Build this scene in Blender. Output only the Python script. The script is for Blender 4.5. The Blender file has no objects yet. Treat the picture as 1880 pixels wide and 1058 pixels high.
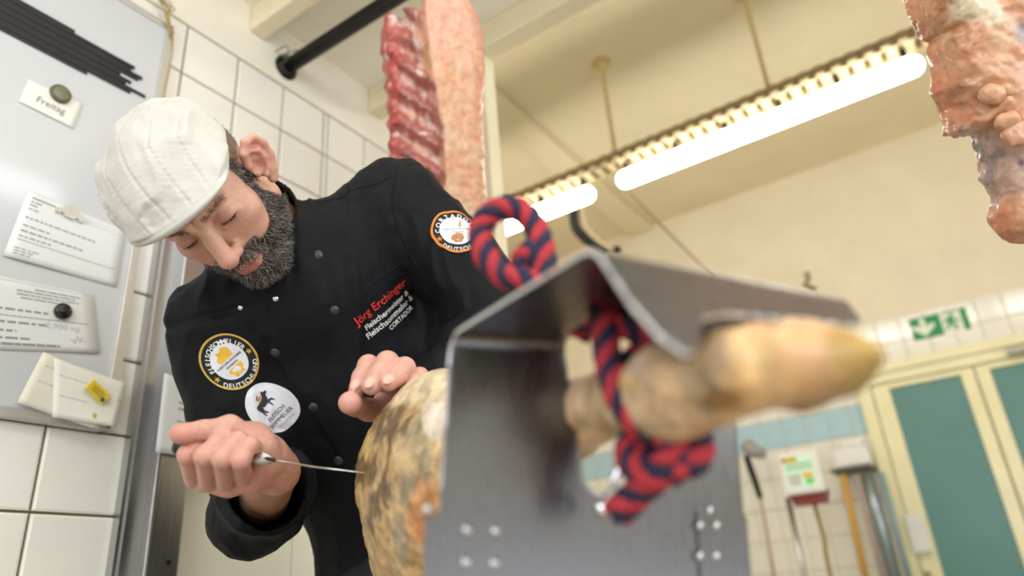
import bpy, bmesh, math, random
import numpy as np
from mathutils import Vector, Matrix
from mathutils.bvhtree import BVHTree
random.seed(7); rng = np.random.default_rng(7)
scene = bpy.context.scene
COL = scene.collection
# ------------------------------------------------------------------ camera
F = 1320.0; CX, CY = 940.0, 529.0; H = 0.9
def nrm(v): v = np.asarray(v, float); return v/np.linalg.norm(v)
RM = np.array([[0.56234697, 0.29831066, 0.77121763],
               [-0.82389801, 0.28155217, 0.49185408],
               [-0.07041268, -0.91199733, 0.40410758]])     # camera axes (right, down, forward) -> world
CAM = np.array([0, 0, H])
def Cm(px, py, d): return np.array([(px-CX)/F*d, (py-CY)/F*d, d])
def W(v): return np.asarray(v) @ RM.T + CAM
def P(px, py, d): return W(Cm(px, py, d))
def ray(px, py): return RM @ np.array([(px-CX)/F, (py-CY)/F, 1.0])
def onplane(px, py, ax, val):
    r = ray(px, py); return CAM + r*((val-CAM[ax])/r[ax])
cd = bpy.data.cameras.new('camera'); cam = bpy.data.objects.new('camera', cd); COL.objects.link(cam)
cd.sensor_width = 36.0; cd.sensor_fit = 'HORIZONTAL'; cd.lens = 36.0*F/1880.0; cd.clip_start = 0.02
m = Matrix.Identity(4)
for i in range(3):
    m[i][0] = RM[i, 0]; m[i][1] = -RM[i, 1]; m[i][2] = -RM[i, 2]; m[i][3] = CAM[i]
cam.matrix_world = m
cd.dof.use_dof = True; cd.dof.focus_distance = 0.97; cd.dof.aperture_fstop = 2.3
scene.camera = cam
# ------------------------------------------------------------------ world, light, exposure
vs = scene.view_settings
vs.view_transform = 'Standard'; vs.look = 'None'; vs.gamma = 1.0; vs.exposure = 0.66
wd = bpy.data.worlds.new('world'); scene.world = wd; wd.use_nodes = True
wd.node_tree.nodes['Background'].inputs[0].default_value = (0.75, 0.87, 1.0, 1)
wd.node_tree.nodes['Background'].inputs[1].default_value = 0.4
def area(name, loc, tgt, sx, sy, power, col):
    l = bpy.data.lights.new(name, 'AREA'); l.shape = 'RECTANGLE'; l.size = sx; l.size_y = sy
    l.energy = power; l.color = col
    o = bpy.data.objects.new(name, l); COL.objects.link(o); o.location = loc
    o.rotation_euler = (Vector(tgt)-Vector(loc)).to_track_quat('-Z', 'Y').to_euler()
    return o
# daylight standing in the two window openings behind the photographer
area('window_daylight', (-2.28, -0.2, 1.75), (1.0, -0.2, 1.75), 2.3, 1.5, 29, (0.92, 0.96, 1.0))
area('window_daylight', (0.6, -2.48, 1.75), (0.6, 1.0, 1.75), 2.6, 1.5, 29, (0.92, 0.96, 1.0))
# ------------------------------------------------------------------ materials
MATS = {}
def mat(name, col=(.8, .8, .8), rough=.5, metal=0.0, var=0.0, vscale=8.0, bump=0.0, bscale=40.0, sss=0.0, emit=None, estr=0.0, vcol=False, spec=0.5, stretch=None, coat=0.0, sheen=0.0, detail=4.0):
    if name in MATS: return MATS[name]
    M = bpy.data.materials.new(name); M.use_nodes = True; nt = M.node_tree; N = nt.nodes; L = nt.links
    b = N['Principled BSDF']
    b.inputs['Roughness'].default_value = rough; b.inputs['Metallic'].default_value = metal
    b.inputs['Specular IOR Level'].default_value = spec
    b.inputs['Base Color'].default_value = (*col, 1)
    if coat: b.inputs['Coat Weight'].default_value = coat; b.inputs['Coat Roughness'].default_value = .12
    if sheen: b.inputs['Sheen Weight'].default_value = sheen
    if sss:
        b.inputs['Subsurface Weight'].default_value = sss; b.inputs['Subsurface Radius'].default_value = (1, .35, .2); b.inputs['Subsurface Scale'].default_value = .006
    tc = N.new('ShaderNodeTexCoord'); mp = N.new('ShaderNodeMapping'); L.new(tc.outputs['Object'], mp.inputs['Vector'])
    if stretch: mp.inputs['Scale'].default_value = stretch
    src = None
    if vcol:
        a = N.new('ShaderNodeVertexColor'); a.layer_name = 'Col'; src = a.outputs['Color']
    if var:
        t = N.new('ShaderNodeTexNoise'); t.inputs['Scale'].default_value = vscale; t.inputs['Detail'].default_value = detail; t.inputs['Roughness'].default_value = .6
        L.new(mp.outputs['Vector'], t.inputs['Vector'])
        r = N.new('ShaderNodeMapRange'); r.inputs['From Min'].default_value = .3; r.inputs['From Max'].default_value = .7
        r.inputs['To Min'].default_value = 1-var; r.inputs['To Max'].default_value = 1+var
        L.new(t.outputs['Fac'], r.inputs['Value'])
        mx = N.new('ShaderNodeMix'); mx.data_type = 'RGBA'; mx.blend_type = 'MULTIPLY'; mx.inputs['Factor'].default_value = 1
        if src: L.new(src, mx.inputs['A'])
        else: mx.inputs['A'].default_value = (*col, 1)
        L.new(r.outputs['Result'], mx.inputs['B']); src = mx.outputs['Result']
    if src: L.new(src, b.inputs['Base Color'])
    if bump:
        t2 = N.new('ShaderNodeTexNoise'); t2.inputs['Scale'].default_value = bscale; t2.inputs['Detail'].default_value = 5
        L.new(mp.outputs['Vector'], t2.inputs['Vector'])
        bp = N.new('ShaderNodeBump'); bp.inputs['Strength'].default_value = bump; bp.inputs['Distance'].default_value = .002
        L.new(t2.outputs['Fac'], bp.inputs['Height']); L.new(bp.outputs['Normal'], b.inputs['Normal'])
    if emit:
        b.inputs['Emission Color'].default_value = (*emit, 1); b.inputs['Emission Strength'].default_value = estr
    MATS[name] = M
    return M
def steel(name, col=(.46, .46, .47), rough=.28, stretch=(400, 400, 3)):
    if name in MATS: return MATS[name]
    M = mat(name, col, rough, 1.0); nt = M.node_tree; N = nt.nodes; L = nt.links; b = N['Principled BSDF']
    tc = N.new('ShaderNodeTexCoord'); mp = N.new('ShaderNodeMapping'); mp.inputs['Scale'].default_value = stretch
    t = N.new('ShaderNodeTexNoise'); t.inputs['Scale'].default_value = 1.0; t.inputs['Detail'].default_value = 3
    L.new(tc.outputs['Object'], mp.inputs['Vector']); L.new(mp.outputs['Vector'], t.inputs['Vector'])
    r = N.new('ShaderNodeMapRange'); r.inputs['To Min'].default_value = rough-.07; r.inputs['To Max'].default_value = rough+.1
    L.new(t.outputs['Fac'], r.inputs['Value']); L.new(r.outputs['Result'], b.inputs['Roughness'])
    bp = N.new('ShaderNodeBump'); bp.inputs['Strength'].default_value = .08; bp.inputs['Distance'].default_value = .0005
    L.new(t.outputs['Fac'], bp.inputs['Height']); L.new(bp.outputs['Normal'], b.inputs['Normal'])
    return M
# ------------------------------------------------------------------ object helpers
ORG = {}
def org(o): return np.array(ORG.get(o.name, (0, 0, 0)), float)
def tag(o, label=None, cat=None, group=None, kind=None):
    if label: o['label'] = label
    if cat: o['category'] = cat
    if group: o['group'] = group
    if kind: o['kind'] = kind
    return o
def empty(name, loc, label, cat, group=None):
    o = bpy.data.objects.new(name, None); COL.objects.link(o); o.location = loc; o.empty_display_size = .05
    ORG[o.name] = tuple(loc); return tag(o, label, cat, group)
def mesh_obj(name, V, Fc, mats, parent=None, smooth=False, loc=None, midx=None, col=None, tris=None):
    V = np.asarray(V, float).reshape(-1, 3)
    if parent is not None: o0 = org(parent)
    else: o0 = np.array(loc if loc is not None else (V.min(0)+V.max(0))/2*np.array([1, 1, 0])+np.array([0, 0, V[:, 2].min()]))
    me = bpy.data.meshes.new(name)
    if isinstance(Fc, np.ndarray):
        k = Fc.shape[1]
        me.vertices.add(len(V)); me.vertices.foreach_set('co', (V-o0).astype(np.float32).ravel())
        me.loops.add(Fc.size); me.loops.foreach_set('vertex_index', Fc.astype(np.int32).ravel())
        me.polygons.add(len(Fc)); me.polygons.foreach_set('loop_start', np.arange(0, Fc.size, k, dtype=np.int32))
        me.update(calc_edges=True); me.validate()
    else:
        me.from_pydata((V-o0).tolist(), [], [tuple(int(i) for i in f) for f in Fc])
    if not isinstance(mats, (list, tuple)): mats = [mats]
    for M in mats: me.materials.append(M)
    if midx is not None: me.polygons.foreach_set('material_index', np.asarray(midx, np.int32))
    if smooth: me.polygons.foreach_set('use_smooth', np.ones(len(me.polygons), bool))
    if col is not None:
        a = me.color_attributes.new('Col', 'FLOAT_COLOR', 'POINT')
        c4 = np.ones((len(V), 4), np.float32); c4[:, :3] = col; a.data.foreach_set('color', c4.ravel())
    me.update()
    o = bpy.data.objects.new(name, me); COL.objects.link(o)
    if parent is not None: o.parent = parent; ORG[o.name] = tuple(o0)
    else: o.location = o0; ORG[o.name] = tuple(o0)
    return o
class MB:
    """collects simple shapes into one mesh"""
    def __init__(s): s.V = []; s.F = []; s.M = []; s.m = 0
    def add(s, V, Fc):
        b = len(s.V); s.V += [tuple(map(float, v)) for v in V]
        for f in Fc: s.F.append(tuple(i+b for i in f)); s.M.append(s.m)
        return s
    def box(s, lo, hi, ax=None, o=(0, 0, 0), ch=0.0):
        """box in the frame (ax rows), optional chamfer of all long edges"""
        lo = np.array(lo, float); hi = np.array(hi, float)
        if ch > 0:
            bm = bmesh.new(); bmesh.ops.create_cube(bm, size=1.0)
            for v in bm.verts: v.co = Vector([(lo[i]+hi[i])/2+v.co[i]*(hi[i]-lo[i]) for i in range(3)])
            bmesh.ops.bevel(bm, geom=bm.edges[:], offset=ch, segments=2, affect='EDGES', profile=.5)
            bm.verts.index_update(); V = np.array([v.co[:] for v in bm.verts]); Fc = [[v.index for v in f.verts] for f in bm.faces]; bm.free()
        else:
            V = np.array([[x, y, z] for x in (lo[0], hi[0]) for y in (lo[1], hi[1]) for z in (lo[2], hi[2])])
            Fc = [(0, 1, 3, 2), (4, 6, 7, 5), (0, 4, 5, 1), (2, 3, 7, 6), (0, 2, 6, 4), (1, 5, 7, 3)]
        if ax is not None: V = V @ np.array(ax)
        return s.add(V+np.array(o), Fc)
    def tube(s, pts, rad, nseg=12, caps=True, sq=None):
        pts = np.array(pts, float); k = len(pts); rad = np.broadcast_to(np.array(rad, float), (k,))
        T = np.gradient(pts, axis=0); T /= np.linalg.norm(T, axis=1)[:, None]+1e-12
        u = np.cross(T[0], (0, 0, 1) if abs(T[0][2]) < .9 else (1, 0, 0)); u /= np.linalg.norm(u)
        V = []
        for i in range(k):
            u = u-T[i]*u.dot(T[i]); u /= np.linalg.norm(u); w = np.cross(T[i], u)
            for j in range(nseg):
                a = 2*math.pi*j/nseg; V.append(pts[i]+rad[i]*(math.cos(a)*u+math.sin(a)*w*(sq or 1)))
        Fc = [(i*nseg+j, i*nseg+(j+1) % nseg, (i+1)*nseg+(j+1) % nseg, (i+1)*nseg+j) for i in range(k-1) for j in range(nseg)]
        if caps: Fc += [tuple(range(nseg-1, -1, -1)), tuple((k-1)*nseg+j for j in range(nseg))]
        return s.add(V, Fc)
    def dome(s, c, nv, r, h, nseg=16, rings=4):
        nv = nrm(nv); u = nrm(np.cross(nv, (0.3, .2, .9))); w = np.cross(nv, u); V = []; Fc = []
        for i in range(rings+1):
            a = i/rings*math.pi/2
            if i == rings: V.append(np.array(c)+nv*h); break
            for j in range(nseg):
                b = 2*math.pi*j/nseg; V.append(np.array(c)+nv*h*math.sin(a)+r*math.cos(a)*(math.cos(b)*u+math.sin(b)*w))
        for i in range(rings-1):
            for j in range(nseg): Fc.append((i*nseg+j, i*nseg+(j+1) % nseg, (i+1)*nseg+(j+1) % nseg, (i+1)*nseg+j))
        for j in range(nseg): Fc.append(((rings-1)*nseg+j, (rings-1)*nseg+(j+1) % nseg, rings*nseg))
        Fc.append(tuple(range(nseg-1, -1, -1)))
        return s.add(V, Fc)
    def prism(s, poly, o, e1, e2, e3, h):
        """polygon (2D) in plane e1,e2 at o, extruded along e3 by h"""
        o = np.array(o, float); e1, e2, e3 = map(np.array, (e1, e2, e3)); k = len(poly)
        V = [o+a*e1+b*e2 for a, b in poly]+[o+a*e1+b*e2+h*e3 for a, b in poly]
        return s.add(V, [tuple(range(k-1, -1, -1)), tuple(range(k, 2*k))]+[(i, (i+1) % k, k+(i+1) % k, k+i) for i in range(k)])
    def build(s, name, mats, parent=None, smooth=False, loc=None):
        o = mesh_obj(name, s.V, s.F, mats, parent, smooth, loc, s.M)
        return o
def autosmooth(o, ang=40):
    me = o.data; me.polygons.foreach_set('use_smooth', np.ones(len(me.polygons), bool))
    try: me.set_sharp_from_angle(angle=math.radians(ang))
    except Exception: pass
    return o
def catmull(pts, n=8):
    p = np.array(pts, float); p = np.vstack([2*p[0]-p[1], p, 2*p[-1]-p[-2]]); out = []
    for i in range(1, len(p)-2):
        for j in range(n):
            t = j/n; out.append(.5*((2*p[i])+(-p[i-1]+p[i+1])*t+(2*p[i-1]-5*p[i]+4*p[i+1]-p[i+2])*t*t+(-p[i-1]+3*p[i]-3*p[i+1]+p[i+2])*t**3))
    out.append(p[-2]); return np.array(out)
def text2d(s, size=1.0, shear=0.0, off=0.0):
    """outline text as 2D verts and faces, centred"""
    c = bpy.data.curves.new('t', 'FONT'); c.body = s; c.size = size; c.align_x = 'CENTER'; c.align_y = 'CENTER'; c.offset = off; c.shear = shear; c.resolution_u = 3
    o = bpy.data.objects.new('t', c); COL.objects.link(o)
    dg = bpy.context.evaluated_depsgraph_get(); e = o.evaluated_get(dg); me = e.to_mesh()
    V = [(v.co.x, v.co.y) for v in me.vertices]; Fc = [tuple(p.vertices) for p in me.polygons]
    e.to_mesh_clear(); bpy.data.objects.remove(o); bpy.data.curves.remove(c)
    return V, Fc
# ------------------------------------------------------------------ implicit surfaces (blended solids -> mesh)
NTAB = rng.uniform(-1, 1, 64**3)
def vnoise(p, s, seed=0):
    q = np.asarray(p)*s; i = np.floor(q).astype(np.int64); f = q-i; f = f*f*(3-2*f)
    x0 = ((i[:, 0]+seed*17) & 63) << 12; x1 = ((i[:, 0]+seed*17+1) & 63) << 12
    y0 = ((i[:, 1]+seed*29) & 63) << 6; y1 = ((i[:, 1]+seed*29+1) & 63) << 6
    z0 = (i[:, 2]+seed*43) & 63; z1 = (i[:, 2]+seed*43+1) & 63
    fx, fy, fz = f[:, 0], f[:, 1], f[:, 2]; T = NTAB
    a = T[x0+y0+z0]; a = a+(T[x1+y0+z0]-a)*fx; b = T[x0+y1+z0]; b = b+(T[x1+y1+z0]-b)*fx
    c = T[x0+y0+z1]; c = c+(T[x1+y0+z1]-c)*fx; d = T[x0+y1+z1]; d = d+(T[x1+y1+z1]-d)*fx
    a = a+(b-a)*fy; c = c+(d-c)*fy; return a+(c-a)*fz
def fbm(p, s, o=3, seed=0):
    r = 0; a = 1.0
    for i in range(o): r = r+a*vnoise(p, s*2**i, seed+i); a *= .5
    return r
def smin(a, b, k):
    h = np.clip(.5+.5*(b-a)/k, 0, 1); return b+(a-b)*h-k*h*(1-h)
def smax(a, b, k): return -smin(-a, -b, k)
def ell(p, c, r, ax=None):
    q = p-np.array(c)
    if ax is not None: q = q @ np.array(ax).T
    r = np.array(r); k0 = np.linalg.norm(q/r, axis=1); k1 = np.linalg.norm(q/(r*r), axis=1)+1e-9
    return k0*(k0-1)/k1
def cap(p, a, b, ra, rb=None):
    rb = ra if rb is None else rb; a = np.array(a, float); b = np.array(b, float); ba = b-a
    t = np.clip((p-a) @ ba/(ba @ ba+1e-12), 0, 1)
    return np.linalg.norm(p-a-t[:, None]*ba, axis=1)-(ra+(rb-ra)*t)
def chain(p, pts, rad, k=.004):
    d = None
    for i in range(len(pts)-1):
        e = cap(p, pts[i], pts[i+1], rad[i], rad[i+1]); d = e if d is None else smin(d, e, k)
    return d
def sstep(x, a, b):
    t = np.clip((x-a)/(b-a), 0, 1); return t*t*(3-2*t)
def surf(fn, lo, hi, h, newton=1):
    lo = np.array(lo, float); hi = np.array(hi, float); B = 8
    nb = np.ceil((hi-lo)/(h*B)).astype(int); n = nb*B+1
    bc = np.stack(np.meshgrid(*[np.arange(k) for k in nb], indexing='ij'), -1).reshape(-1, 3)
    dc = fn(lo+(bc*B+B/2)*h)
    act = np.abs(dc) < h*B*1.25
    val = np.where(dc.reshape(nb) < 0, -1.0, 1.0).astype(np.float32)
    val = np.repeat(np.repeat(np.repeat(val, B, 0), B, 1), B, 2); val = np.pad(val, ((0, 1),)*3, mode='edge')
    loc = np.stack(np.meshgrid(*[np.arange(B+1)]*3, indexing='ij'), -1).reshape(-1, 3)
    ab = bc[act]
    for s0 in range(0, len(ab), 400):
        g = (ab[s0:s0+400, None, :]*B+loc[None]).reshape(-1, 3)
        val[g[:, 0], g[:, 1], g[:, 2]] = fn(lo+g*h)
    S = val < 0
    c = [S[a:n[0]-1+a, b:n[1]-1+b, d:n[2]-1+d] for a in (0, 1) for b in (0, 1) for d in (0, 1)]
    sm = np.zeros(c[0].shape, np.int8)
    for x in c: sm += x
    cells = np.argwhere((sm > 0) & (sm < 8))
    cid = -np.ones(c[0].shape, np.int64); cid[tuple(cells.T)] = np.arange(len(cells))
    offs = np.array([(a, b, d) for a in (0, 1) for b in (0, 1) for d in (0, 1)])
    cv = np.stack([val[cells[:, 0]+o[0], cells[:, 1]+o[1], cells[:, 2]+o[2]] for o in offs], 1)
    acc = np.zeros((len(cells), 3)); cnt = np.zeros(len(cells))
    for i in range(8):
        for j in range(i+1, 8):
            if np.abs(offs[i]-offs[j]).sum() != 1: continue
            x, y = cv[:, i], cv[:, j]; mk = (x < 0) != (y < 0)
            t = np.where(mk, x/(np.where(mk, x-y, 1)), 0)
            acc += np.where(mk[:, None], offs[i]+t[:, None]*(offs[j]-offs[i]), 0); cnt += mk
    V = lo+(cells+acc/cnt[:, None])*h
    Q = []
    for ax in range(3):
        a1, a2 = (ax+1) % 3, (ax+2) % 3
        sl0 = [slice(0, None)]*3; sl1 = [slice(0, None)]*3; sl0[ax] = slice(0, -1); sl1[ax] = slice(1, None)
        A = S[tuple(sl0)]; Bv = S[tuple(sl1)]
        e = np.argwhere(A != Bv)
        ok = (e[:, a1] > 0) & (e[:, a2] > 0) & (e[:, a1] < n[a1]-1) & (e[:, a2] < n[a2]-1); e = e[ok]
        fl = A[tuple(e.T)]
        def cc(d1, d2):
            g = e.copy(); g[:, a1] += d1; g[:, a2] += d2; return cid[tuple(g.T)]
        q = np.stack([cc(-1, -1), cc(0, -1), cc(0, 0), cc(-1, 0)], 1)
        q[~fl] = q[~fl][:, ::-1]; Q.append(q)
    Q = np.concatenate(Q); Q = Q[(Q >= 0).all(1)]
    for it in range(newton):
        d = fn(V); e = h*.5
        g = np.stack([fn(V+np.eye(3)[i]*e)-fn(V-np.eye(3)[i]*e) for i in range(3)], 1)/(2*e)
        V = V-np.clip(d/np.maximum((g*g).sum(1), .2), -h*.6, h*.6)[:, None]*g
    return V, Q
def normals(V, Q):
    nn = np.zeros_like(V); a = V[Q[:, 0]]; fn = np.cross(V[Q[:, 2]]-a, V[Q[:, 3]]-V[Q[:, 1]])
    for i in range(4): np.add.at(nn, Q[:, i], fn)
    return nn/(np.linalg.norm(nn, axis=1)[:, None]+1e-12)
def mixc(c, k, w): return c*(1-w[:, None])+np.array(k)*w[:, None]
# ================================================================== THE ROOM
YL = 1.39; XB = 5.3; ZC = 3.815; ZS = 2.50; YF = 3.2; XF = -2.3; YR = -2.5
plaster = mat('cream_plaster', (.85, .77, .60), .85, var=.05, vscale=3, bump=.15, bscale=60)
plaster_l = mat('pale_plaster', (.90, .86, .75), .8, var=.05, vscale=4, bump=.2, bscale=50)
ceilm = mat('ceiling_paint', (.82, .72, .50), .9, var=.05, vscale=1.5)
soffm = mat('soffit_paint', (.96, .92, .80), .8, var=.04, vscale=3)
groutm = mat('dark_grout', (.20, .16, .06), .9, var=.2, vscale=20)
groutw = mat('pale_grout', (.66, .60, .46), .9, var=.15, vscale=20)
tilem = mat('white_glazed_tile', (.90, .88, .82), .13, var=.02, vscale=5, coat=.3)
tileb = mat('blue_glazed_tile', (.46, .68, .80), .15, var=.04, vscale=5, coat=.3)
woodm = mat('cream_painted_wood', (.90, .80, .58), .5, var=.08, vscale=6, bump=.2, bscale=30, stretch=(1, .15, 1))
steelm = steel('brushed_steel')
floorm = mat('pale_floor', (.60, .57, .50), .5, var=.1, vscale=6)
def structure(name, mb, m, smooth=False):
    return tag(mb.build(name, m, smooth=smooth), kind='structure')
structure('floor', MB().box((XF, YR, -.1), (XB, YF, 0)), floorm)
structure('ceiling', MB().box((1.5, YR, ZC), (XB, YF, ZC+.1)), ceilm)
structure('ceiling_lower', MB().box((XF, YR, ZS), (1.5, YL, ZS+.1)), soffm)
structure('wall_fascia', MB().box((1.45, YR, ZS+.1), (1.5, YF, ZC)), plaster)
wl = structure('wall_left', MB().box((XF, YL, 0), (.80, YL+.12, 1.848)).box((XF, YL, 1.848), (1.6, YL+.12, ZS)).box((1.52, YL, 0), (1.6, YL+.12, 1.848)), groutm)
structure('wall_side', MB().box((1.5, YF, 0), (XB, YF+.1, ZC)).box((1.5, YL+.12, 0), (1.6, YF, ZC)), plaster)
wb = structure('wall_back', MB().box((XB, YR, 0), (XB+.1, YF+.1, ZC)), plaster)
def wall_hole(name, fixed, a0, a1, h0, h1, z0, z1, axis):
    mb = MB(); t = -.1
    for (p, q, r, s) in ((a0, h0, 0, ZC), (h1, a1, 0, ZC), (h0, h1, 0, z0), (h0, h1, z1, ZC)):
        if axis == 'x': mb.box((fixed+t, p, r), (fixed, q, s))
        else: mb.box((p, fixed+t, r), (q, fixed, s))
    return structure(name, mb, plaster_l)
wall_hole('wall_front', XF, YR, YF, -1.4, 1.0, .95, 2.45, 'x')
wall_hole('wall_right', YR, XF, XB, -.75, 1.95, .95, 2.45, 'y')
framew = mat('white_window_frame', (.85, .85, .83), .4, var=.03)
glassm = mat('window_glass', (.9, .95, 1.0), .05); glassm.node_tree.nodes['Principled BSDF'].inputs['Transmission Weight'].default_value = 1.0
for n, (axis, fx, a, b) in enumerate((('x', XF, -1.4, 1.0), ('y', YR, -.75, 1.95))):
    def bb(u0, u1, z0, z1, d0, d1):
        return ((fx-d1, u0, z0), (fx-d0, u1, z1)) if axis == 'x' else ((u0, fx-d1, z0), (u1, fx-d0, z1))
    mb = MB()
    for u0, u1, z0, z1 in ((a, a+.06, .95, 2.45), (b-.06, b, .95, 2.45), (a, b, .95, 1.01), (a, b, 2.39, 2.45), ((a+b)/2-.04, (a+b)/2+.04, .95, 2.45)):
        mb.box(*bb(u0, u1, z0, z1, .04, .09))
    w = structure('window_%d' % (n+1), mb, framew)
    for u0, u1 in ((a+.06, (a+b)/2-.04), ((a+b)/2+.04, b-.06)):
        MB().box(*bb(u0, u1, 1.01, 2.39, .06, .066)).build('window_pane', glassm, w)
# --- wall tiles of the left wall: every tile a piece of its own, set proud of the joints
def tile_mesh(w, h, t, axis, m, name='tile'):
    c = .004; a, b = w/2, h/2
    V = [(-a, 0, -b), (a, 0, -b), (a, 0, b), (-a, 0, b), (-a, -t+c*.5, -b), (a, -t+c*.5, -b), (a, -t+c*.5, b), (-a, -t+c*.5, b), (-a+c, -t, -b+c), (a-c, -t, -b+c), (a-c, -t, b-c), (-a+c, -t, b-c)]
    Fc = [(0, 1, 5, 4), (1, 2, 6, 5), (2, 3, 7, 6), (3, 0, 4, 7), (4, 5, 9, 8), (5, 6, 10, 9), (6, 7, 11, 10), (7, 4, 8, 11), (8, 9, 10, 11)]
    if axis == 'x': V = [(y, -x, z) for x, y, z in V]
    me = bpy.data.meshes.new(name); me.from_pydata(V, [], Fc); me.materials.append(m); me.update(); return me
def put(me, name, parent, loc):
    o = bpy.data.objects.new(name, me); COL.objects.link(o); o.parent = parent; o.location = np.array(loc)-org(parent); return o
S = .1494; X0 = .5956; Z0 = 1.104; G = .0025
tm = tile_mesh(.15-2*G, S-2*G, .008, 'y', tilem); tstrip = tile_mesh(.012, S-2*G, .008, 'y', tilem)
cols = [X0+.15*k for k in range(-6, 4)]; cols2 = [1.214+.15*k for k in range(2)]
for j in range(-4, 8):
    z = Z0+S*(j+.5)
    for x in cols+cols2:
        if j < 5 and x+.075 > .80: continue
        put(tm, 'tile', wl, (x+.075, YL, z))
    if j >= 5: put(tstrip, 'tile', wl, (1.205, YL, z))
mtop = MB().box((XF, YL-.008, Z0+8*S+.002), (1.6, YL, ZS)).build('plaster_band', plaster_l, wl)
# --- back wall: tile field with one blue course, joints recessed
rows = [(.775, .975), (.975, 1.175), (1.175, 1.375), (1.38, 1.58), (1.58, 1.78), (1.78, 1.98), (1.98, 2.18), (2.18, 2.345), (2.345, 2.51)]
MB().box((XB-.004, -1.35, .6), (XB, 3.1, 2.51)).build('grout_bed', groutw, wb)
tmb = {}
for r, (z0, z1) in enumerate(rows):
    k = -8
    while .307+k*.15 < 3.0:
        y0 = .307+k*.15; k += 1
        if z1 < 2.15 and -0.70 < y0+.075 < .60: continue
        key = (r == 5, round(z1-z0, 3))
        if key not in tmb: tmb[key] = tile_mesh(.15-.006, z1-z0-.006, .006, 'x', tileb if r == 5 else tilem)
        put(tmb[key], 'tile', wb, (XB-.004, y0+.075, (z0+z1)/2))
# --- joists under the lower ceiling, rail pipe, post, trims
def beam(name, lo, hi, m, label, ch=.004):
    o = MB().box(lo, hi, ch=ch).build(name, m); return tag(o, label, 'beam')
beam('ceiling_joist', (.915, YR+.01, 2.41), (.965, YL-.009, ZS), woodm, 'cream painted wooden joist nearest the whiteboard, left of the black rail')
beam('ceiling_joist', (.47, YR+.01, 2.41), (.52, YL-.009, ZS), woodm, 'cream wooden joist above the whiteboard, out beyond the picture edge')
beam('ceiling_joist', (1.375, YR+.01, 2.41), (1.435, YL-.009, ZS), woodm, 'cream wooden joist passing behind the hanging rib loin')
o = MB().box((1.39, .925, 0), (1.445, 1.06, 2.408), ch=.003).build('support_post', mat('cream_post_paint', (.90, .83, .62), .6, var=.04)); tag(o, 'slim cream support post behind the hanging rib loin', 'post')
blackm = mat('black_iron', (.018, .016, .015), .45, .6, var=.5, vscale=25, bump=.3, bscale=80)
r = empty('rail_pipe', (1.045, YL, 2.36), 'black iron meat rail running out from the tiled wall below the joists', 'rail')
MB().tube([(1.045, YL-.02, 2.365), (1.045, .5, 2.365), (1.045, YR+.02, 2.365)], .022, 16).build('pipe', blackm, r, True)
MB().dome((1.045, YL-.008, 2.365), (0, -1, 0), .038, .02).build('wall_flange', blackm, r, True)
mb = MB()
for k in range(5):
    a = k*1.3; mb.tube(catmull([(1.03+.02*math.sin(a), YL-.02, 2.37+.03*math.cos(a)), (1.045+.035*math.cos(a), YL-.05, 2.385+.03*math.sin(a)), (1.02+.02*math.sin(a+2), YL-.015, 2.39)], 5), .0018, 5)
mb.build('wire_wrap', mat('old_wire', (.12, .1, .07), .6), r, True)
# meat hook trolley on the rail
hk = empty('meat_hook', (1.045, .96, 2.365), 'brass coloured hook hung over the black rail above the rib loin', 'hook')
MB().tube(catmull([(1.02, .87, 2.36), (1.025, .87, 2.40), (1.05, .87, 2.402), (1.075, .87, 2.37), (1.075, .87, 2.30), (1.09, .87, 2.23)], 6), .006, 8).build('hook_wire', mat('brass', (.55, .42, .16), .35, .9, var=.2), hk, True)
# --- steel framed door in the left wall
dd = structure('door_1', MB().box((.86, YL-.005, 0), (1.46, YL+.04, 1.8)), mat('cream_door_leaf', (.95, .93, .80), .35, var=.03, vscale=3))
mb = MB(); mb.box((.738, YL-.03, 0), (.742+.005, YL, 1.848)); mb.box((.747, YL-.035, 0), (.778, YL, 1.848)); mb.build('frame_casing', steelm, dd)
mb = MB(); mb.box((.778, YL-.065, 0), (.845, YL+.05, 1.848), ch=.004); mb.box((.845, YL-.065, 1.79), (1.5, YL+.05, 1.848), ch=.004); mb.box((1.45, YL-.065, 0), (1.52, YL+.05, 1.79), ch=.004); mb.build('frame_jamb', steelm, dd)
MB().dome((.822, YL-.065, 1.02), (0, -1, 0), .0055, .003).build('screw_head', blackm, dd, True)
MB().box((1.155, YL-.0062, 0), (1.158, YL-.004, 1.79)).build('door_seam', mat('door_seam_grey', (.7, .67, .55), .5, var=.05), dd)
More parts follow.
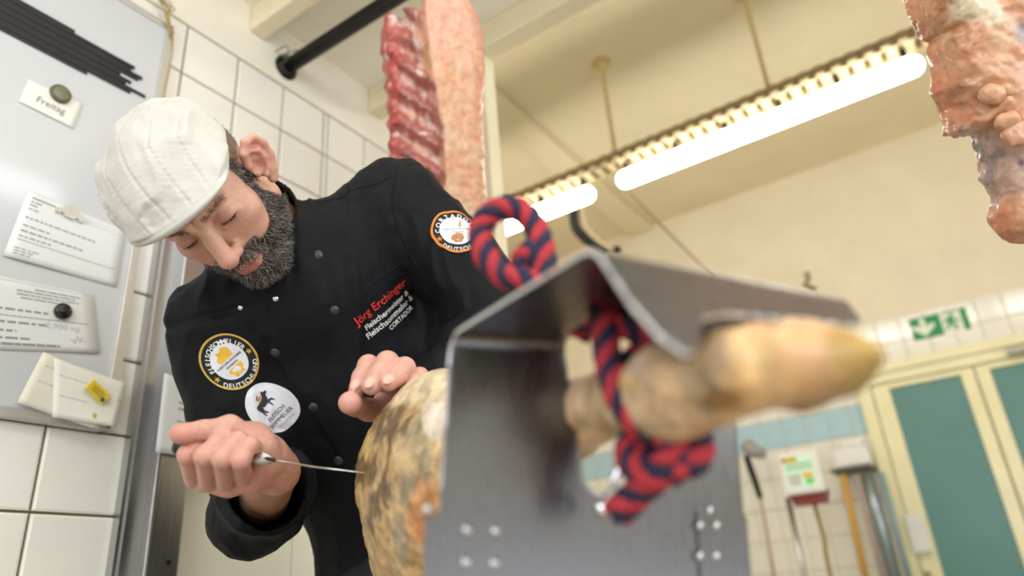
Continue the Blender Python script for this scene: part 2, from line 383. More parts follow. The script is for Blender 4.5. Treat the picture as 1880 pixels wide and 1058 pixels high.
# --- teal panelled double door in the back wall
cream = mat('glossy_cream_paint', (.93, .87, .56), .3, var=.06, vscale=4, coat=.2)
teal = mat('teal_door_panel', (.11, .27, .26), .35, var=.05, vscale=3)
d2 = structure('door_2', MB().box((XB-.03, -.78, 0), (XB-.0, .64, .02)), cream)
mb = MB(); mb.box((XB-.07, .58, 0), (XB, .66, 2.14), ch=.005); mb.box((XB-.07, -.80, 2.075), (XB, .58, 2.14), ch=.005); mb.box((XB-.07, -.80, 0), (XB, -.72, 2.075), ch=.005); mb.build('door_frame', cream, d2)
MB().box((XB-.09, -.85, 2.14), (XB, .70, 2.20), ch=.006).build('door_head_trim', cream, d2)
for (y0, y1) in ((-.02, .575), (-.715, -.03)):
    mb = MB(); mb.box((XB-.05, y1-.105 if y1 > 0 else y1-.075, .02), (XB-.01, y1, 2.07), ch=.004); mb.box((XB-.05, y0, .02), (XB-.01, y0+.075, 2.07), ch=.004)
    a, b = y0+.075, (y1-.105 if y1 > 0 else y1-.075)
    mb.box((XB-.05, a, 2.035), (XB-.01, b, 2.07)); mb.box((XB-.05, a, .02), (XB-.01, b, .25)); mb.build('door_leaf_frame', cream, d2)
    MB().box((XB-.034, a, .25), (XB-.016, b, 2.035)).build('door_panel', teal, d2)
mb = MB(); mb.box((XB-.10, .49, 1.02), (XB-.05, .59, 1.24), ch=.008); mb.build('lock_case', mat('white_enamel', (.85, .85, .82), .3, var=.03), d2)
MB().dome((XB-.05, .55, .90), (-1, 0, 0), .02, .01).build('keyhole', mat('dull_brass', (.4, .33, .15), .4, .7), d2, True)
mb = MB(); mb.box((XB-.12, -.52, 2.085), (XB-.07, -.22, 2.12), ch=.006); mb.tube([(XB-.1, -.5, 2.085), (XB-.2, -.3, 2.05)], .01, 8); mb.build('door_closer', mat('closer_grey', (.4, .4, .38), .4, .5), d2)
# --- emergency exit sign
green = mat('sign_green', (.0, .26, .085), .4, var=.03); signw = mat('sign_white', (.80, .86, .72), .4, var=.02)
sy0, sy1, sz0, sz1 = .244, -.095, 2.318, 2.468
es = empty('exit_sign', (XB-.012, .08, 2.318), 'green and white emergency exit sign on the tiles above the teal door', 'sign')
MB().box((XB-.012, sy1, sz0), (XB-.006, sy0, sz1)).build('sign_plate', signw, es)
def sg(poly, m, nm, lift=.0012):   # u: 0..1 left to right seen from the room, v: 0..1 upward
    e1 = np.array([0, sy1-sy0, 0]); e2 = np.array([0, 0, sz1-sz0])
    return MB().prism(poly, (XB-.012, sy0, sz0), e1, e2, np.array([-1, 0, 0]), lift).build(nm, m, es)
sg([(0, 0), (.53, 0), (.53, 1), (0, 1)], green, 'green_field')
sg([(.17, .92), (.27, .92), (.27, .55), (.33, .62), (.42, .62), (.42, .5), (.22, .1), (.02, .5), (.02, .62), (.11, .62), (.17, .55)], signw, 'down_arrow', .0024)
sg([(.88, 0), (.98, 0), (.98, 1), (.88, 1)], green, 'door_bar')
sg([(.57, .93), (.86, .93), (.86, .99), (.57, .99)], green, 'top_bar')
c = [(.72+.035*math.cos(a), .78+.08*math.sin(a)) for a in np.linspace(0, 2*math.pi, 10, endpoint=False)]
sg(c, green, 'figure_head')
sg([(.66, .70), (.72, .70), (.79, .55), (.84, .55), (.84, .49), (.76, .46), (.73, .52), (.72, .42), (.78, .32), (.76, .1), (.72, .1), (.73, .28), (.66, .36), (.64, .22), (.56, .2), (.56, .26), (.61, .28), (.65, .5), (.63, .58), (.60, .5), (.56, .5), (.60, .64)], green, 'running_figure')
# --- lamp row: perforated tray on rods, tubes below
traym = mat('cream_tray', (.30, .235, .12), .5, var=.06); tubem = mat('lit_tube', (1, 1, 1), .3, emit=(1.0, .97, .91), estr=11.0)
XL = 3.2; ZL = 2.985
tr = empty('light_track', (XL, .5, 3.1), 'cream slotted cable tray hanging on thin rods below the ceiling', 'cable tray')
mb = MB(); mb.box((XL-.055, -1.6, 3.085), (XL-.045, 3.0, 3.145)); mb.box((XL+.045, -1.6, 3.085), (XL+.055, 3.0, 3.145)); mb.build('tray_side', traym, tr)
rung = MB().box((-.045, -.022, 0), (.045, .022, .006)); rme = None
y = -1.58
slot = mat('tray_slot_dark', (.16, .13, .08), .8)
MB().box((XL-.045, -1.6, 3.125), (XL+.045, 3.0, 3.13)).build('tray_dark_strip', slot, tr)  # flat dark strip above the rungs, seen through the slots
while y < 3.0:
    if rme is None: ro = MB().box((XL-.046, y, 3.085), (XL+.046, y+.042, 3.092)).build('tray_rung', traym, tr); rme = ro.data; yb = y
    else:
        ro = bpy.data.objects.new('tray_rung', rme); COL.objects.link(ro); ro.parent = tr; ro.location = (0, y-yb, 0)
    MB  # rung pitch
    y += .072
nub = None
y = -1.56
while y < 3.0:
    if nub is None: no = MB().box((XL-.072, y, 3.09), (XL-.055, y+.04, 3.14), ch=.004).build('tray_lug', traym, tr); nub = no.data; yn = y
    else:
        no = bpy.data.objects.new('tray_lug', nub); COL.objects.link(no); no.parent = tr; no.location = (0, y-yn, 0)
    y += .072
for yy in (-1.3, .43, 1.29, 2.6):
    MB().tube([(XL, yy, 3.145), (XL, yy, ZC-.06), (XL, yy, ZC-.03), (XL, yy, ZC-.001)], [.011, .011, .03, .055], 12).build('hanging_rod', mat('ochre_rod', (.66, .53, .26), .6), tr, True)
def lamp(loc, ax, length, label, m=tubem, r=.048):
    loc = np.array(loc, float); ax = np.array(ax, float)
    e = empty('tube_lamp', loc, label, 'lamp', 'fluorescent tube lamps')
    a, b = loc-ax*(length/2-r), loc+ax*(length/2-r); pts = []; rad = []
    for t in np.linspace(math.pi/2, 0, 6)[:-1]: pts.append(a-ax*r*math.sin(t)); rad.append(max(r*math.cos(t), 1e-4))
    pts += [a, b]; rad += [r, r]
    for t in np.linspace(0, math.pi/2, 6)[1:]: pts.append(b+ax*r*math.sin(t)); rad.append(max(r*math.cos(t), 1e-4))
    MB().tube(pts, rad, 18, False).build('diffuser', m, e, True)
    mb = MB()
    for t in (-.46, -.27, -.09, .09, .27, .46): q = loc+ax*length*t; w = .012; MB().box(q+[-w, -w, r*.9], q+[w, w, r+.052]).build('clip', blackm, e)
    return e
lamp((XL, .54, ZL), (0, 1, 0), 1.52, 'long glowing tube lamp at the right, between the exit sign and the ceiling')
lamp((XL, 2.2, ZL), (0, 1, 0), 1.5, 'shorter-looking glowing tube lamp seen behind the red rope loop')
lamp((XL, -1.0, ZL), (0, 1, 0), 1.3, 'tube lamp at the far right end of the tray, behind the hanging flank')
tube2 = mat('lit_tube_low', (1, 1, 1), .3, emit=(1.0, 1.0, 1.0), estr=3.2)
for xx, yy, tx in ((.33, .30, 'nearest the whiteboard'), (-1.0, .30, 'at the window end beside the whiteboard'), (.33, -1.2, 'farthest from the whiteboard, near the hanging flank'), (-1.0, -1.2, 'in the window corner behind the camera')):
    lamp((xx, yy, 2.30), (1, 0, 0), 1.25, 'tube lamp fixed beneath the joists, '+tx, tube2)
# ceiling beam, conduits, black bracket, hanging cable
o = MB().box((1.505, 1.90, ZC-.05), (XB-.01, 2.10, ZC-.001), ch=.008).build('ceiling_duct', ceilm); tag(o, 'flat cream duct along the ceiling left of the lamp tray', 'duct')
bk = empty('pipe_bracket', P(1062, 380, 5.0), 'black elbowed pipe hanging under the ceiling behind the rope loop', 'pipe')
MB().tube(catmull([P(1053, 350, 5.0), P(1055, 410, 5.0), P(1072, 436, 5.0), P(1112, 468, 5.0)], 6), .034, 12).build('black_pipe', blackm, bk, True)
MB().tube(catmull([P(1068, 355, 5.0), P(1072, 405, 5.0), P(1086, 430, 5.0), P(1124, 462, 5.0)], 6), .022, 12).build('pale_pipe', mat('tan_pipe', (.55, .45, .27), .6), bk, True)
MB().dome(P(1132, 460, 5.05), -ray(1132, 460), .035, .03).build('pipe_end', blackm, bk, True)
o = MB().tube(catmull([(XL+.02, 1.27, 3.09), P(1150, 345, 4.05), P(1225, 425, 4.5), onplane(1330, 530, 0, XB-.006)], 5), .0065, 8).build('hanging_cable', mat('grey_cable', (.25, .2, .1), .6), smooth=True); tag(o, 'thin dark cable running down from the lamp tray across the plain wall', 'cable')
o = MB().tube([P(1480, 500, 4.9), P(1484, 512, 4.9), P(1478, 524, 4.9), P(1496, 532, 4.9)], .02, 8).build('wall_hook', mat('old_brass', (.35, .28, .14), .5, .6), smooth=True); tag(o, 'small brass wall hook above the steel holder top', 'hook')
# --- far corner: scale display, tissue dispenser, pipes
whitep = mat('white_plastic', (.88, .88, .86), .35, var=.02); redp = mat('dark_red_plastic', (.30, .05, .045), .4, var=.05)
XS = 4.3
c0 = onplane(1425, 842, 0, XS); c1 = onplane(1516, 903, 0, XS)
sc = empty('scale_display', ((XS+.05), (c0[1]+c1[1])/2, 0), 'white and red scale display with a green screen on a thin pole', 'scale')
ya, yb_, za, zb = c1[1], c0[1], c1[2]+.005, c0[2]+.02
MB().box((XS, ya, za), (XS+.05, yb_, zb), ch=.012).build('housing', whitep, sc)
mb = MB().prism([(ya+.01, za+.02), (yb_-.01, za+.02), (yb_-.03, za-.05), (ya+.03, za-.05)], (XS+.05, 0, 0), (0, 1, 0), (0, 0, 1), (1, 0, 0), .12); mb.build('base_box', redp, sc)
def scr(u0, u1, v0, v1, m, nm, l=.001):
    w = yb_-ya; h = zb-za
    return MB().box((XS-l-.0005, yb_-u1*w, zb-v1*h), (XS+.001, yb_-u0*w, zb-v0*h)).build(nm, m, sc)
scr(.15, .85, .12, .85, mat('screen_pale_green', (.45, .62, .45), .3, emit=(.5, .72, .5), estr=.35), 'screen')
scr(.15, .5, .12, .24, mat('screen_yellow', (.7, .5, .05), .4), 'screen_header', .002)
scr(.12, .18, .12, .22, mat('screen_red', (.7, .08, .03), .4), 'screen_mark', .003)
for k in range(4): scr(.18, .83, .27+.05*k, .285+.05*k, mat('screen_dark', (.05, .2, .12), .4), 'screen_line', .002)
scr(.2, .5, .52, .8, mat('screen_grey', (.6, .63, .64), .4), 'screen_keys', .002)
scr(.55, .8, .52, .64, mat('screen_orange', (.95, .5, .12), .4), 'screen_key', .002); scr(.6, .8, .65, .8, mat('screen_green', (.2, .75, .2), .4), 'screen_key', .002)
q = onplane(1450, 935, 0, XS+.1); MB().tube([(XS+.1, q[1], 0), (XS+.1, q[1], za)], .016, 12).build('pole', steelm, sc, True)
q = onplane(1495, 925, 0, XS+.12); q2 = onplane(1525, 1058, 0, XS+.12)
o = MB().tube(catmull([(XS+.12, q[1], q[2]), (XS+.12, (q[1]+q2[1])/2-.01, (q[2]+q2[2])/2), (XS+.12, q2[1], q2[2]), (XS+.12, q2[1]-.01, 0)], 5), .012, 8).build('scale_cable', mat('ochre_cable', (.35, .26, .08), .6), smooth=True); tag(o, 'ochre cable hanging beneath the scale display', 'cable')
XD = 5.05
def bp(px, py, x=XD): return onplane(px, py, 0, x)
a = bp(1534, 862); b = bp(1592, 800)
sh = MB().box((XD-.02, bp(1600, 862)[1], a[2]-.02), (XB-.001, bp(1524, 862)[1], a[2]), ch=.004).build('wall_shelf', mat('dark_shelf', (.10, .09, .08), .5)); tag(sh, 'narrow dark wall shelf under the white dispenser', 'shelf')
ds = empty('paper_dispenser', (XD+.1, (a[1]+b[1])/2, a[2]), 'white rounded dispenser on the dark shelf beside the teal door', 'dispenser')
MB().box((XD, b[1]+.02, a[2]+.001), (XD+.17, a[1], a[2]+.12), ch=.02).build('dispenser_body', whitep, ds)
MB().box((XD+.02, b[1]+.04, a[2]+.115), (XD+.15, a[1]-.05, b[2]), ch=.03).build('dispenser_lid', whitep, ds)
def pipe(name, pts, r, m, label, x=XD):
    o = MB().tube([onplane(px, py, 0, x) for px, py in pts], r, 12).build(name, m, smooth=True); return tag(o, label, 'pipe')
pipe('brown_pipe', [(1547, 872), (1568, 965), (1600, 1110)], .022, mat('ochre_pipe', (.62, .36, .08), .5), 'ochre vertical pipe below the dark wall shelf')
pipe('steel_pipe', [(1592, 872), (1617, 965), (1656, 1110)], .038, steel('pipe_steel', (.32, .40, .46), .35), 'wide bluish steel pipe nearest the teal door frame')
pipe('steel_pipe', [(1617, 868), (1643, 965), (1683, 1110)], .018, mat('teal_grey_pipe', (.25, .38, .42), .4, var=.1), 'slim grey green pipe touching the door frame')
pipe('steel_pipe', [(1572, 872), (1597, 965), (1634, 1110)], .018, mat('mauve_pipe', (.45, .36, .33), .5), 'thin brownish pipe between the ochre pipe and the steel pipe')
hs = empty('spray_hose', bp(1388, 830), 'grey hand shower on its hose at the steel holder edge', 'hose')
MB().tube([bp(1368, 815), bp(1380, 826), bp(1404, 836)], [.05, .055, .03], 12).build('spray_head', mat('hose_grey', (.35, .36, .37), .4), hs, True)
MB().tube([bp(1370, 838), bp(1385, 880), bp(1396, 915)], [.022, .022, .018], 10).build('grip', blackm, hs, True)
MB().tube([bp(1396, 915), bp(1408, 980), bp(1428, 1100)], .01, 8).build('hose', mat('tan_hose', (.5, .36, .22), .6), hs, True)
# ================================================================== THE WHITEBOARD AND ITS PAPERS
YB = 1.37
boardm = mat('board_enamel', (.62, .64, .67), .12, var=.02, vscale=2, coat=.4); alum = mat('board_alu', (.68, .66, .62), .35, .6, var=.05)
wbd = empty('whiteboard', (0.05, YB, 1.255), 'large white magnetic board with thin aluminium frame on the tiled wall', 'whiteboard')
MB().box((-.75, YB, 1.27), (.685, YL-.001, 2.235), ch=.002).build('board_panel', boardm, wbd)
mb = MB(); mb.box((.683, YB-.008, 1.255), (.702, YL-.0085, 2.25), ch=.002); mb.box((-.75, YB-.008, 1.252), (.683, YL-.0085, 1.272), ch=.002); mb.box((-.75, YB-.004, 2.235), (.683, YL-.0085, 2.25), ch=.002)
mb.build('board_frame', alum, wbd)
for zz in (2.242, 1.262): MB().dome((.693, YB-.008, zz), (0, -1, 0), .004, .002).build('frame_screw', blackm, wbd, True)
# black magnetic strips
stripm = mat('black_strip', (.018, .014, .017), .5, var=.3, vscale=30)
ends = [.495, .628, .622, .648, .640, .600, .626, .615, .662, .628, .535]
SH = (2.087-1.994)/11
for k, e in enumerate(ends):
    z1 = 2.087-k*SH
    o = MB().box((-.1-.01*(k % 3), YB-.004-.0008*(k % 2), z1-SH+.0006), (e, YB-.0002, z1-.0004), ch=.0008).build('magnetic_strip', stripm)
    nm = ['topmost', 'second', 'third', 'fourth', 'fifth', 'sixth', 'seventh', 'eighth', 'ninth', 'tenth', 'lowest'][k]
    tag(o, 'black magnetic strip on the whiteboard, %s of the bundle counted from above' % nm, 'magnetic strip', 'black magnetic strips on the whiteboard')
inkm = mat('print_grey', (.28, .28, .30), .8); inkb = mat('ink_dark', (.10, .08, .07), .8); inkbl = mat('ink_pale_blue', (.55, .58, .68), .8)
paperm = mat('white_paper', (.78, .79, .80), .8, var=.02, vscale=10); cardm = mat('card_laminate', (.84, .83, .79), .25, var=.02); noteM = mat('yellowed_paper', (.84, .81, .70), .8, var=.06, vscale=14)
class Sheet:
    """a sheet hung flat near the wall; (u,v) 0..1 across its four corners, with a curl away from the wall"""
    def __init__(s, corners, curl=.004, seed=0, y0=YB):
        s.c = [np.array([c[0], y0, c[1]]) for c in corners]; s.curl = curl; s.seed = seed
    def at(s, u, v, lift=0):
        a = s.c[0]*(1-u)+s.c[1]*u; b = s.c[3]*(1-u)+s.c[2]*u; p = a*(1-v)+b*v
        return p+np.array([0, -.0012-s.curl*(v**2)*(.5+.5*math.sin(u*4+s.seed))-s.curl*.4*(u**3)-lift, 0])
    def build(s, parent, m, name='sheet', n=10, t=.0004):
        V = []; 
        for side in (0, 1):
            for i in range(n+1):
                for j in range(n+1): V.append(s.at(i/n, j/n, t*side))
        k = (n+1)**2; Fc = []
        for i in range(n):
            for j in range(n):
                q = (i*(n+1)+j, (i+1)*(n+1)+j, (i+1)*(n+1)+j+1, i*(n+1)+j+1)
                Fc.append(tuple(k+x for x in q)); Fc.append(q[::-1])
        edge = [i*(n+1) for i in range(n+1)]+[n*(n+1)+j for j in range(1, n+1)]+[i*(n+1)+n for i in range(n-1, -1, -1)]+[j for j in range(n-1, 0, -1)]
        for a, b in zip(edge, edge[1:]+edge[:1]): Fc.append((a, b, k+b, k+a))
        return mesh_obj(name, V, Fc, m, parent, True)
    def lines(s, parent, rects, m, name='print'):
        mb = MB()
        for (u0, u1, v0, v1) in rects:
            n = max(2, int((u1-u0)*10)); V = []; 
            for i in range(n+1):
                u = u0+(u1-u0)*i/n; V += [s.at(u, v0, .0006), s.at(u, v1, .0006)]
            mb.add(V, [(2*i, 2*i+1, 2*i+3, 2*i+2) for i in range(n)])
        return mb.build(name, m, parent)
    def text(s, parent, txt, u, v, size, m, ang=0, name='lettering', sx=1.0):
        V, Fc = text2d(txt, size); w = np.linalg.norm(s.c[1]-s.c[0]); h = np.linalg.norm(s.c[3]-s.c[0]); ca, sa = math.cos(ang), math.sin(ang)
        VV = [s.at(u+(a*sx*ca-b*sa)/w, v-(a*sx*sa+b*ca)/h, .0007) for a, b in V]
        return mesh_obj(name, VV, Fc, m, parent)
def words(u0, u1, v, h, seed, gap=.012):
    r = random.Random(seed); out = []; u = u0
    while u < u1:
        w = r.uniform(.02, .07); out.append((u, min(u+w, u1), v, v+h)); u += w+gap
    return out
# day card
c = empty('day_card', (.485, YB, 1.853), 'small laminated card lettered Freitag on the whiteboard', 'card')
sh = Sheet([(.435, 1.918), (.540, 1.923), (.532, 1.853), (.428, 1.858)], .001); sh.build(c, cardm)
sh.text(c, 'Freitag', .50, .60, .0200, mat('brown_letters', (.13, .08, .04), .7))
g = empty('round_magnet', (.495, YB, 1.90), 'round olive green magnet holding the small card', 'magnet')
MB().tube([(.494, YB-.0018, 1.916), (.494, YB-.004, 1.916), (.494, YB-.009, 1.916), (.494, YB-.0105, 1.916)], [.019, .0205, .0195, .017], 28).build('magnet_rim', mat('olive_magnet', (.11, .11, .055), .4, var=.1), g, True)
MB().tube([(.494, YB-.0095, 1.916), (.494, YB-.0112, 1.916)], [.0155, .014], 28).build('magnet_face', mat('olive_magnet_face', (.20, .20, .12), .35, var=.15, vscale=60), g, True)
# printed sheet with the car magnet
c = empty('printed_sheet', (.57, YB, 1.54), 'white printed sheet held by the car shaped magnet', 'paper')
sh = Sheet([(.478, 1.684), (.668, 1.672), (.668, 1.543), (.462, 1.537)], .004, 1); sh.build(c, paperm)
L = []
L += [(.06, .28, .08, .105)]+words(.06, .16, .14, .02, 1)+words(.06, .13, .19, .02, 2)+words(.06, .15, .25, .02, 3)
L += words(.06, .72, .38, .022, 4)+words(.06, .30, .50, .02, 5)+words(.06, .62, .58, .024, 6)+words(.06, .34, .66, .02, 7)+words(.06, .95, .72, .012, 8, .003)+words(.06, .26, .84, .016, 9)+words(.06, .22, .88, .016, 10)+words(.06, .20, .92, .016, 11)
sh.lines(c, L, inkm); sh.lines(c, [(.40, .98, .14, .148), (.45, .9, .07, .078), (.5, .8, .12, .127)], inkbl, 'faint_print')
o = empty('car_magnet', (.556, YB, 1.65), 'pale grey car shaped magnet at the top of the printed sheet', 'magnet')
poly = [(-.027, .004), (-.026, .013), (-.017, .016), (-.010, .027), (.010, .028), (.018, .017), (.026, .013), (.027, .002), (.019, .002), (.016, .006), (.011, .006), (.008, .001), (-.009, .001), (-.012, .006), (-.017, .006), (-.02, .002)]
MB().prism(poly, (.556, YB-.002, 1.652), (1, 0, -.06), (0, 0, 1), (0, -1, 0), .006).build('magnet_body', mat('pale_magnet', (.62, .60, .54), .4, var=.1, vscale=50), o)
# second sheet with black magnet
c = empty('weight_sheet', (.56, YB, 1.36), 'white printed sheet with handwriting under a black round magnet', 'paper')
sh = Sheet([(.330, 1.486), (.627, 1.512), (.656, 1.399), (.345, 1.338)], .004, 2); sh.build(c, paperm)
L = [(.40, .99, .03, .036)]
for k, (a, b) in enumerate(((.70, .92), (.60, .88), (.60, .90), (.62, .8))): L += words(a-.05, b, .09+.05*k, .02, 20+k, .006)
L += words(.35, .72, .42, .03, 30)+words(.3, .95, .52, .014, 31, .004)+words(.3, .72, .60, .03, 32)+words(.3, .55, .72, .03, 33)+words(.3, .62, .82, .03, 34)+words(.3, .78, .90, .035, 35, .004)
sh.lines(c, L, inkm)
sh.text(c, '2,900 kg', .80, .62, .017, mat('ink_blue_grey', (.45, .46, .58), .8), -.05, 'handwriting'); sh.text(c, 'vk', .88, .80, .026, mat('ink_blue_grey', (.45, .46, .58), .8), .3, 'handwriting')
o = empty('black_magnet', (.577, YB, 1.462), 'glossy black round magnet on the handwritten sheet', 'magnet')
MB().tube([(.577, YB-.002, 1.462), (.577, YB-.010, 1.462), (.577, YB-.014, 1.462), (.577, YB-.0155, 1.462)], [.015, .0155, .012, .006], 28).build('magnet_body', mat('black_gloss', (.012, .012, .013), .12), o, True)
# yellowed notes
c = empty('yellowed_note', (.60, YB, 1.27), 'yellowed note behind, lower of the two under the yellow magnet', 'paper')
sh = Sheet([(.556, 1.376), (.690, 1.345), (.672, 1.250), (.530, 1.278)], .006, 3, YB-.010); sh.build(c, noteM); sh.lines(c, words(.1, .6, .2, .03, 40)+words(.1, .5, .5, .03, 41), inkbl)
c = empty('yellowed_note', (.65, YB, 1.25), 'stained note in front, pinned by the yellow magnet', 'paper')
sh = Sheet([(.575, 1.368), (.712, 1.347), (.698, 1.258), (.590, 1.262)], .008, 5, YB-.0125); sh.build(c, mat('note_paper', (.87, .86, .80), .8, var=.05, vscale=18)); sh.lines(c, words(.08, .6, .25, .025, 42)+words(.08, .5, .6, .025, 43), inkbl)
st = mat('ochre_stain', (.62, .45, .14), .8, var=.2, vscale=60); sh.lines(c, [(.60, .66, .80, .90)], st, 'stain'); sh.lines(c, [(.93, .97, .36, .46)], st, 'stain')
o = empty('yellow_magnet', (.652, YB, 1.31), 'yellow rectangular magnet on the stained notes', 'magnet')
e1 = nrm([.034, 0, -.024]); e2 = nrm([.024, 0, .034])
MB().prism([(-.021, -.0105), (.021, -.0105), (.021, .0105), (-.021, .0105)], (.656, YB-.019, 1.318), e1, e2, (0, -1, 0), .007).build('magnet_body', mat('yellow_plastic', (.80, .60, .03), .35, var=.08, vscale=60), o)
mb = MB()
for k in range(3): mb.prism([(-.014, -.005+.004*k), (.012, -.005+.004*k), (.012, -.004+.004*k), (-.014, -.004+.004*k)], (.656, YB-.026, 1.318), e1, e2, (0, -1, 0), .0004)
mb.prism([(.012, -.0095), (.019, -.0095), (.019, -.002), (.012, -.002)], (.656, YB-.026, 1.318), e1, e2, (0, -1, 0), .0004); mb.build('magnet_print', inkb, o)
# sheets stuck on the steel jamb
for k, (cs, nm) in enumerate(((([(.770, 1.372), (.900, 1.352), (.893, 1.213), (.772, 1.215)]), 'front sheet of the papers hung on the steel door jamb'), (([(.790, 1.386), (.915, 1.365), (.905, 1.225), (.785, 1.225)]), 'back sheet of the papers hung on the steel door jamb'))):
    c = empty('jamb_sheet', (.83, YL-.07, 1.21), nm, 'paper')
    sh = Sheet([(x*.985+.005, z) for x, z in cs], .004, k, YL-.070+.003*k); sh.build(c, paperm)
    if k == 0:
        sh.lines(c, [(.25, .75, .12, .16)]+words(.3, .5, .3, .03, 50)+words(.3, .45, .38, .03, 51)+words(.3, .95, .55, .02, 52), inkm)
        sh.lines(c, words(.3, .9, .62, .02, 53), inkbl, 'faint_print')
# string on a nail at the board corner
o = empty('hanging_string', (.66, YL-.02, 2.2), 'frayed tan string tied at the upper corner of the whiteboard', 'string')
mb = MB()
for k in range(6):
    a = k*1.05
    mb.tube(catmull([(.66+.003*k, YL-.012, 2.315), (.672+.02*math.cos(a), YL-.03, 2.30+.012*math.sin(a)), (.675+.006*math.sin(a), YL-.034, 2.262), (.695+.004*math.cos(a), YL-.03, 2.225-.004*k)], 6), .0016, 5)
mb.tube(catmull([(.697, YB-.01, 2.225), (.703, YB-.011, 2.16), (.700, YB-.010, 2.06), (.701, YB-.010, 2.0)], 6), .0016, 5)
mb.build('strand', mat('jute', (.45, .33, .13), .9), o, True)
# ================================================================== HAM HOLDER, HAM, ROPE, TABLE
UP = np.array([0, 0, 1.0])
HD = RM @ nrm([3260, 274, 1320.]); HD[2] = 0; HD = nrm(HD); TN = np.cross(HD, UP)
if (RM.T @ TN)[2] > 0: TN = -TN
a10 = math.radians(10); UPT = UP*math.cos(a10)+TN*math.sin(a10); NN = nrm(np.cross(HD, UPT))
if NN.dot(TN) < 0: NN = -NN
HO = P(1090, 720, .5); B1 = HO+UPT*.025            # bend line centre
def onp(px, py, nn, o):
    r = ray(px, py); return CAM+r*((o-CAM).dot(nn)/r.dot(nn))
RB = .010; SL = .118
def fold(u, s, t):
    """unfolded sheet coordinates -> world; s<0 plate, then bend, level shelf, bend, hanging lip"""
    th1 = math.radians(80); l1 = RB*th1; out = np.zeros((len(u), 3))
    e = lambda c: c[:, None]
    sl = SL-.12*np.clip(u+.074, 0, 1)
    Pn, Pu = NN, UPT
    m0 = s <= 0
    out[m0] = B1+e(u[m0])*HD+e(s[m0])*Pu+e(t[m0])*Pn
    c1 = B1+Pn*RB                                         # bend axis on the outer (camera) side
    m1 = (s > 0) & (s <= l1); a = s[m1]/RB
    out[m1] = c1+e(u[m1])*HD+(RB-e(t[m1]))*(-Pn*e(np.cos(a))+Pu*e(np.sin(a)))
    d1 = Pn*math.sin(th1)+Pu*math.cos(th1); n1 = -(-Pn*math.cos(th1)+Pu*math.sin(th1)); p1 = c1+RB*(-n1)
    m2 = (s > l1) & (s <= l1+SL); q = s[m2]-l1
    out[m2] = p1+e(u[m2])*HD+e(q*sl[m2]/SL)*d1+e(t[m2])*n1
    th2 = math.radians(62); R2 = .018; p2 = p1+d1*SL; c2 = p2+n1*R2; l2 = R2*th2
    m3 = (s > l1+SL) & (s <= l1+SL+l2); a = (s[m3]-l1-SL)/R2
    out[m3] = c2+e(sl[m3]-SL)*d1+e(u[m3])*HD+(R2-e(t[m3]))*(-n1*e(np.cos(a))+d1*e(np.sin(a)))
    d2 = d1*math.cos(th2)+n1*math.sin(th2); n2 = -(-n1*math.cos(th2)+d1*math.sin(th2)); p3 = c2-R2*n2
    m4 = s > l1+SL+l2; q = s[m4]-l1-SL-l2
    out[m4] = p3+e(sl[m4]-SL)*d1+e(u[m4])*HD+e(q)*d2+e(t[m4])*n2
    return out
def polysdf(p, poly):
    poly = np.array(poly, float); d = np.full(len(p), 1e9); s = np.ones(len(p))
    for i in range(len(poly)):
        a, b = poly[i], poly[i-1]; e = b-a; w = p-a
        q = w-e*np.clip((w @ e)/(e @ e), 0, 1)[:, None]; d = np.minimum(d, (q*q).sum(1))
        c1 = p[:, 1] >= a[1]; c2 = p[:, 1] < b[1]; c3 = e[0]*w[:, 1] > e[1]*w[:, 0]
        f = (c1 & c2 & c3) | (~c1 & ~c2 & ~c3); s = np.where(f, -s, s)
    return s*np.sqrt(d)
S1 = .0140+SL
SHEET = [(-.119, -.30), (-.106, -.004), (-.102, .014), (-.074, S1), (-.072, S1+.020), (-.069, S1+.055), (-.063, S1+.078), (-.054, S1+.088), (-.044, S1+.084), (-.036, S1+.070), (-.026, S1+.058), (-.008, S1+.052), (.040, S1+.046), (.104, S1+.040), (.114, S1+.034), (.117, S1+.020), (.118, S1), (.120, .014), (.1195, -.004), (.119, -.30)]
def sheet_sdf(p):
    d = polysdf(p[:, :2], SHEET)
    hole = cap(np.c_[p[:, :2], np.zeros(len(p))], (.008, -.074, 0), (.012, .024, 0), .020, .037)
    d = np.maximum(d, -hole)
    return smax(d, np.abs(p[:, 2])-.0017, .0012)
V, Q = surf(sheet_sdf, (-.13, -.31, -.006), (.13, S1+.08, .006), .0017)
hold = empty('ham_holder', (HO[0], HO[1], .70), 'brushed steel ham holder with a bent top and an opening for the leg', 'ham holder')
fn_ = np.cross(V[Q[:, 2]]-V[Q[:, 0]], V[Q[:, 3]]-V[Q[:, 1]]); fn_ /= np.linalg.norm(fn_, axis=1)[:, None]+1e-15
plate = mesh_obj('holder_plate', fold(V[:, 0], V[:, 1], V[:, 2]), Q, [steel('holder_steel', (.20, .20, .215), .27, (260, 260, 4)), steel('edge_highlight_steel', (.80, .80, .82), .30, (40, 40, 40))], hold, True, midx=(np.abs(fn_[:, 2]) < .72).astype(np.int32))  # brighter steel on edge faces paints the rim highlights into the colour
def onplate(px, py, t=0): return onp(px, py, NN, HO+NN*t)
chrome = mat('chrome', (.8, .8, .82), .08, 1.0)
for sgn, (ua, ub) in ((-1, (-.1195, -.066)), (1, (.077, .120))):
    poly = [(ua, -.29), (ub, -.29), (ub, -.112), (ub-.008*-sgn if 0 else ub-.004, -.1045), (ub-.010, -.102), (ua+.010, -.102), (ua, -.106)]
    MB().prism(poly, B1+NN*.0017, HD, UPT, NN, .0016).build('hinge_plate', MATS['holder_steel'], plate)
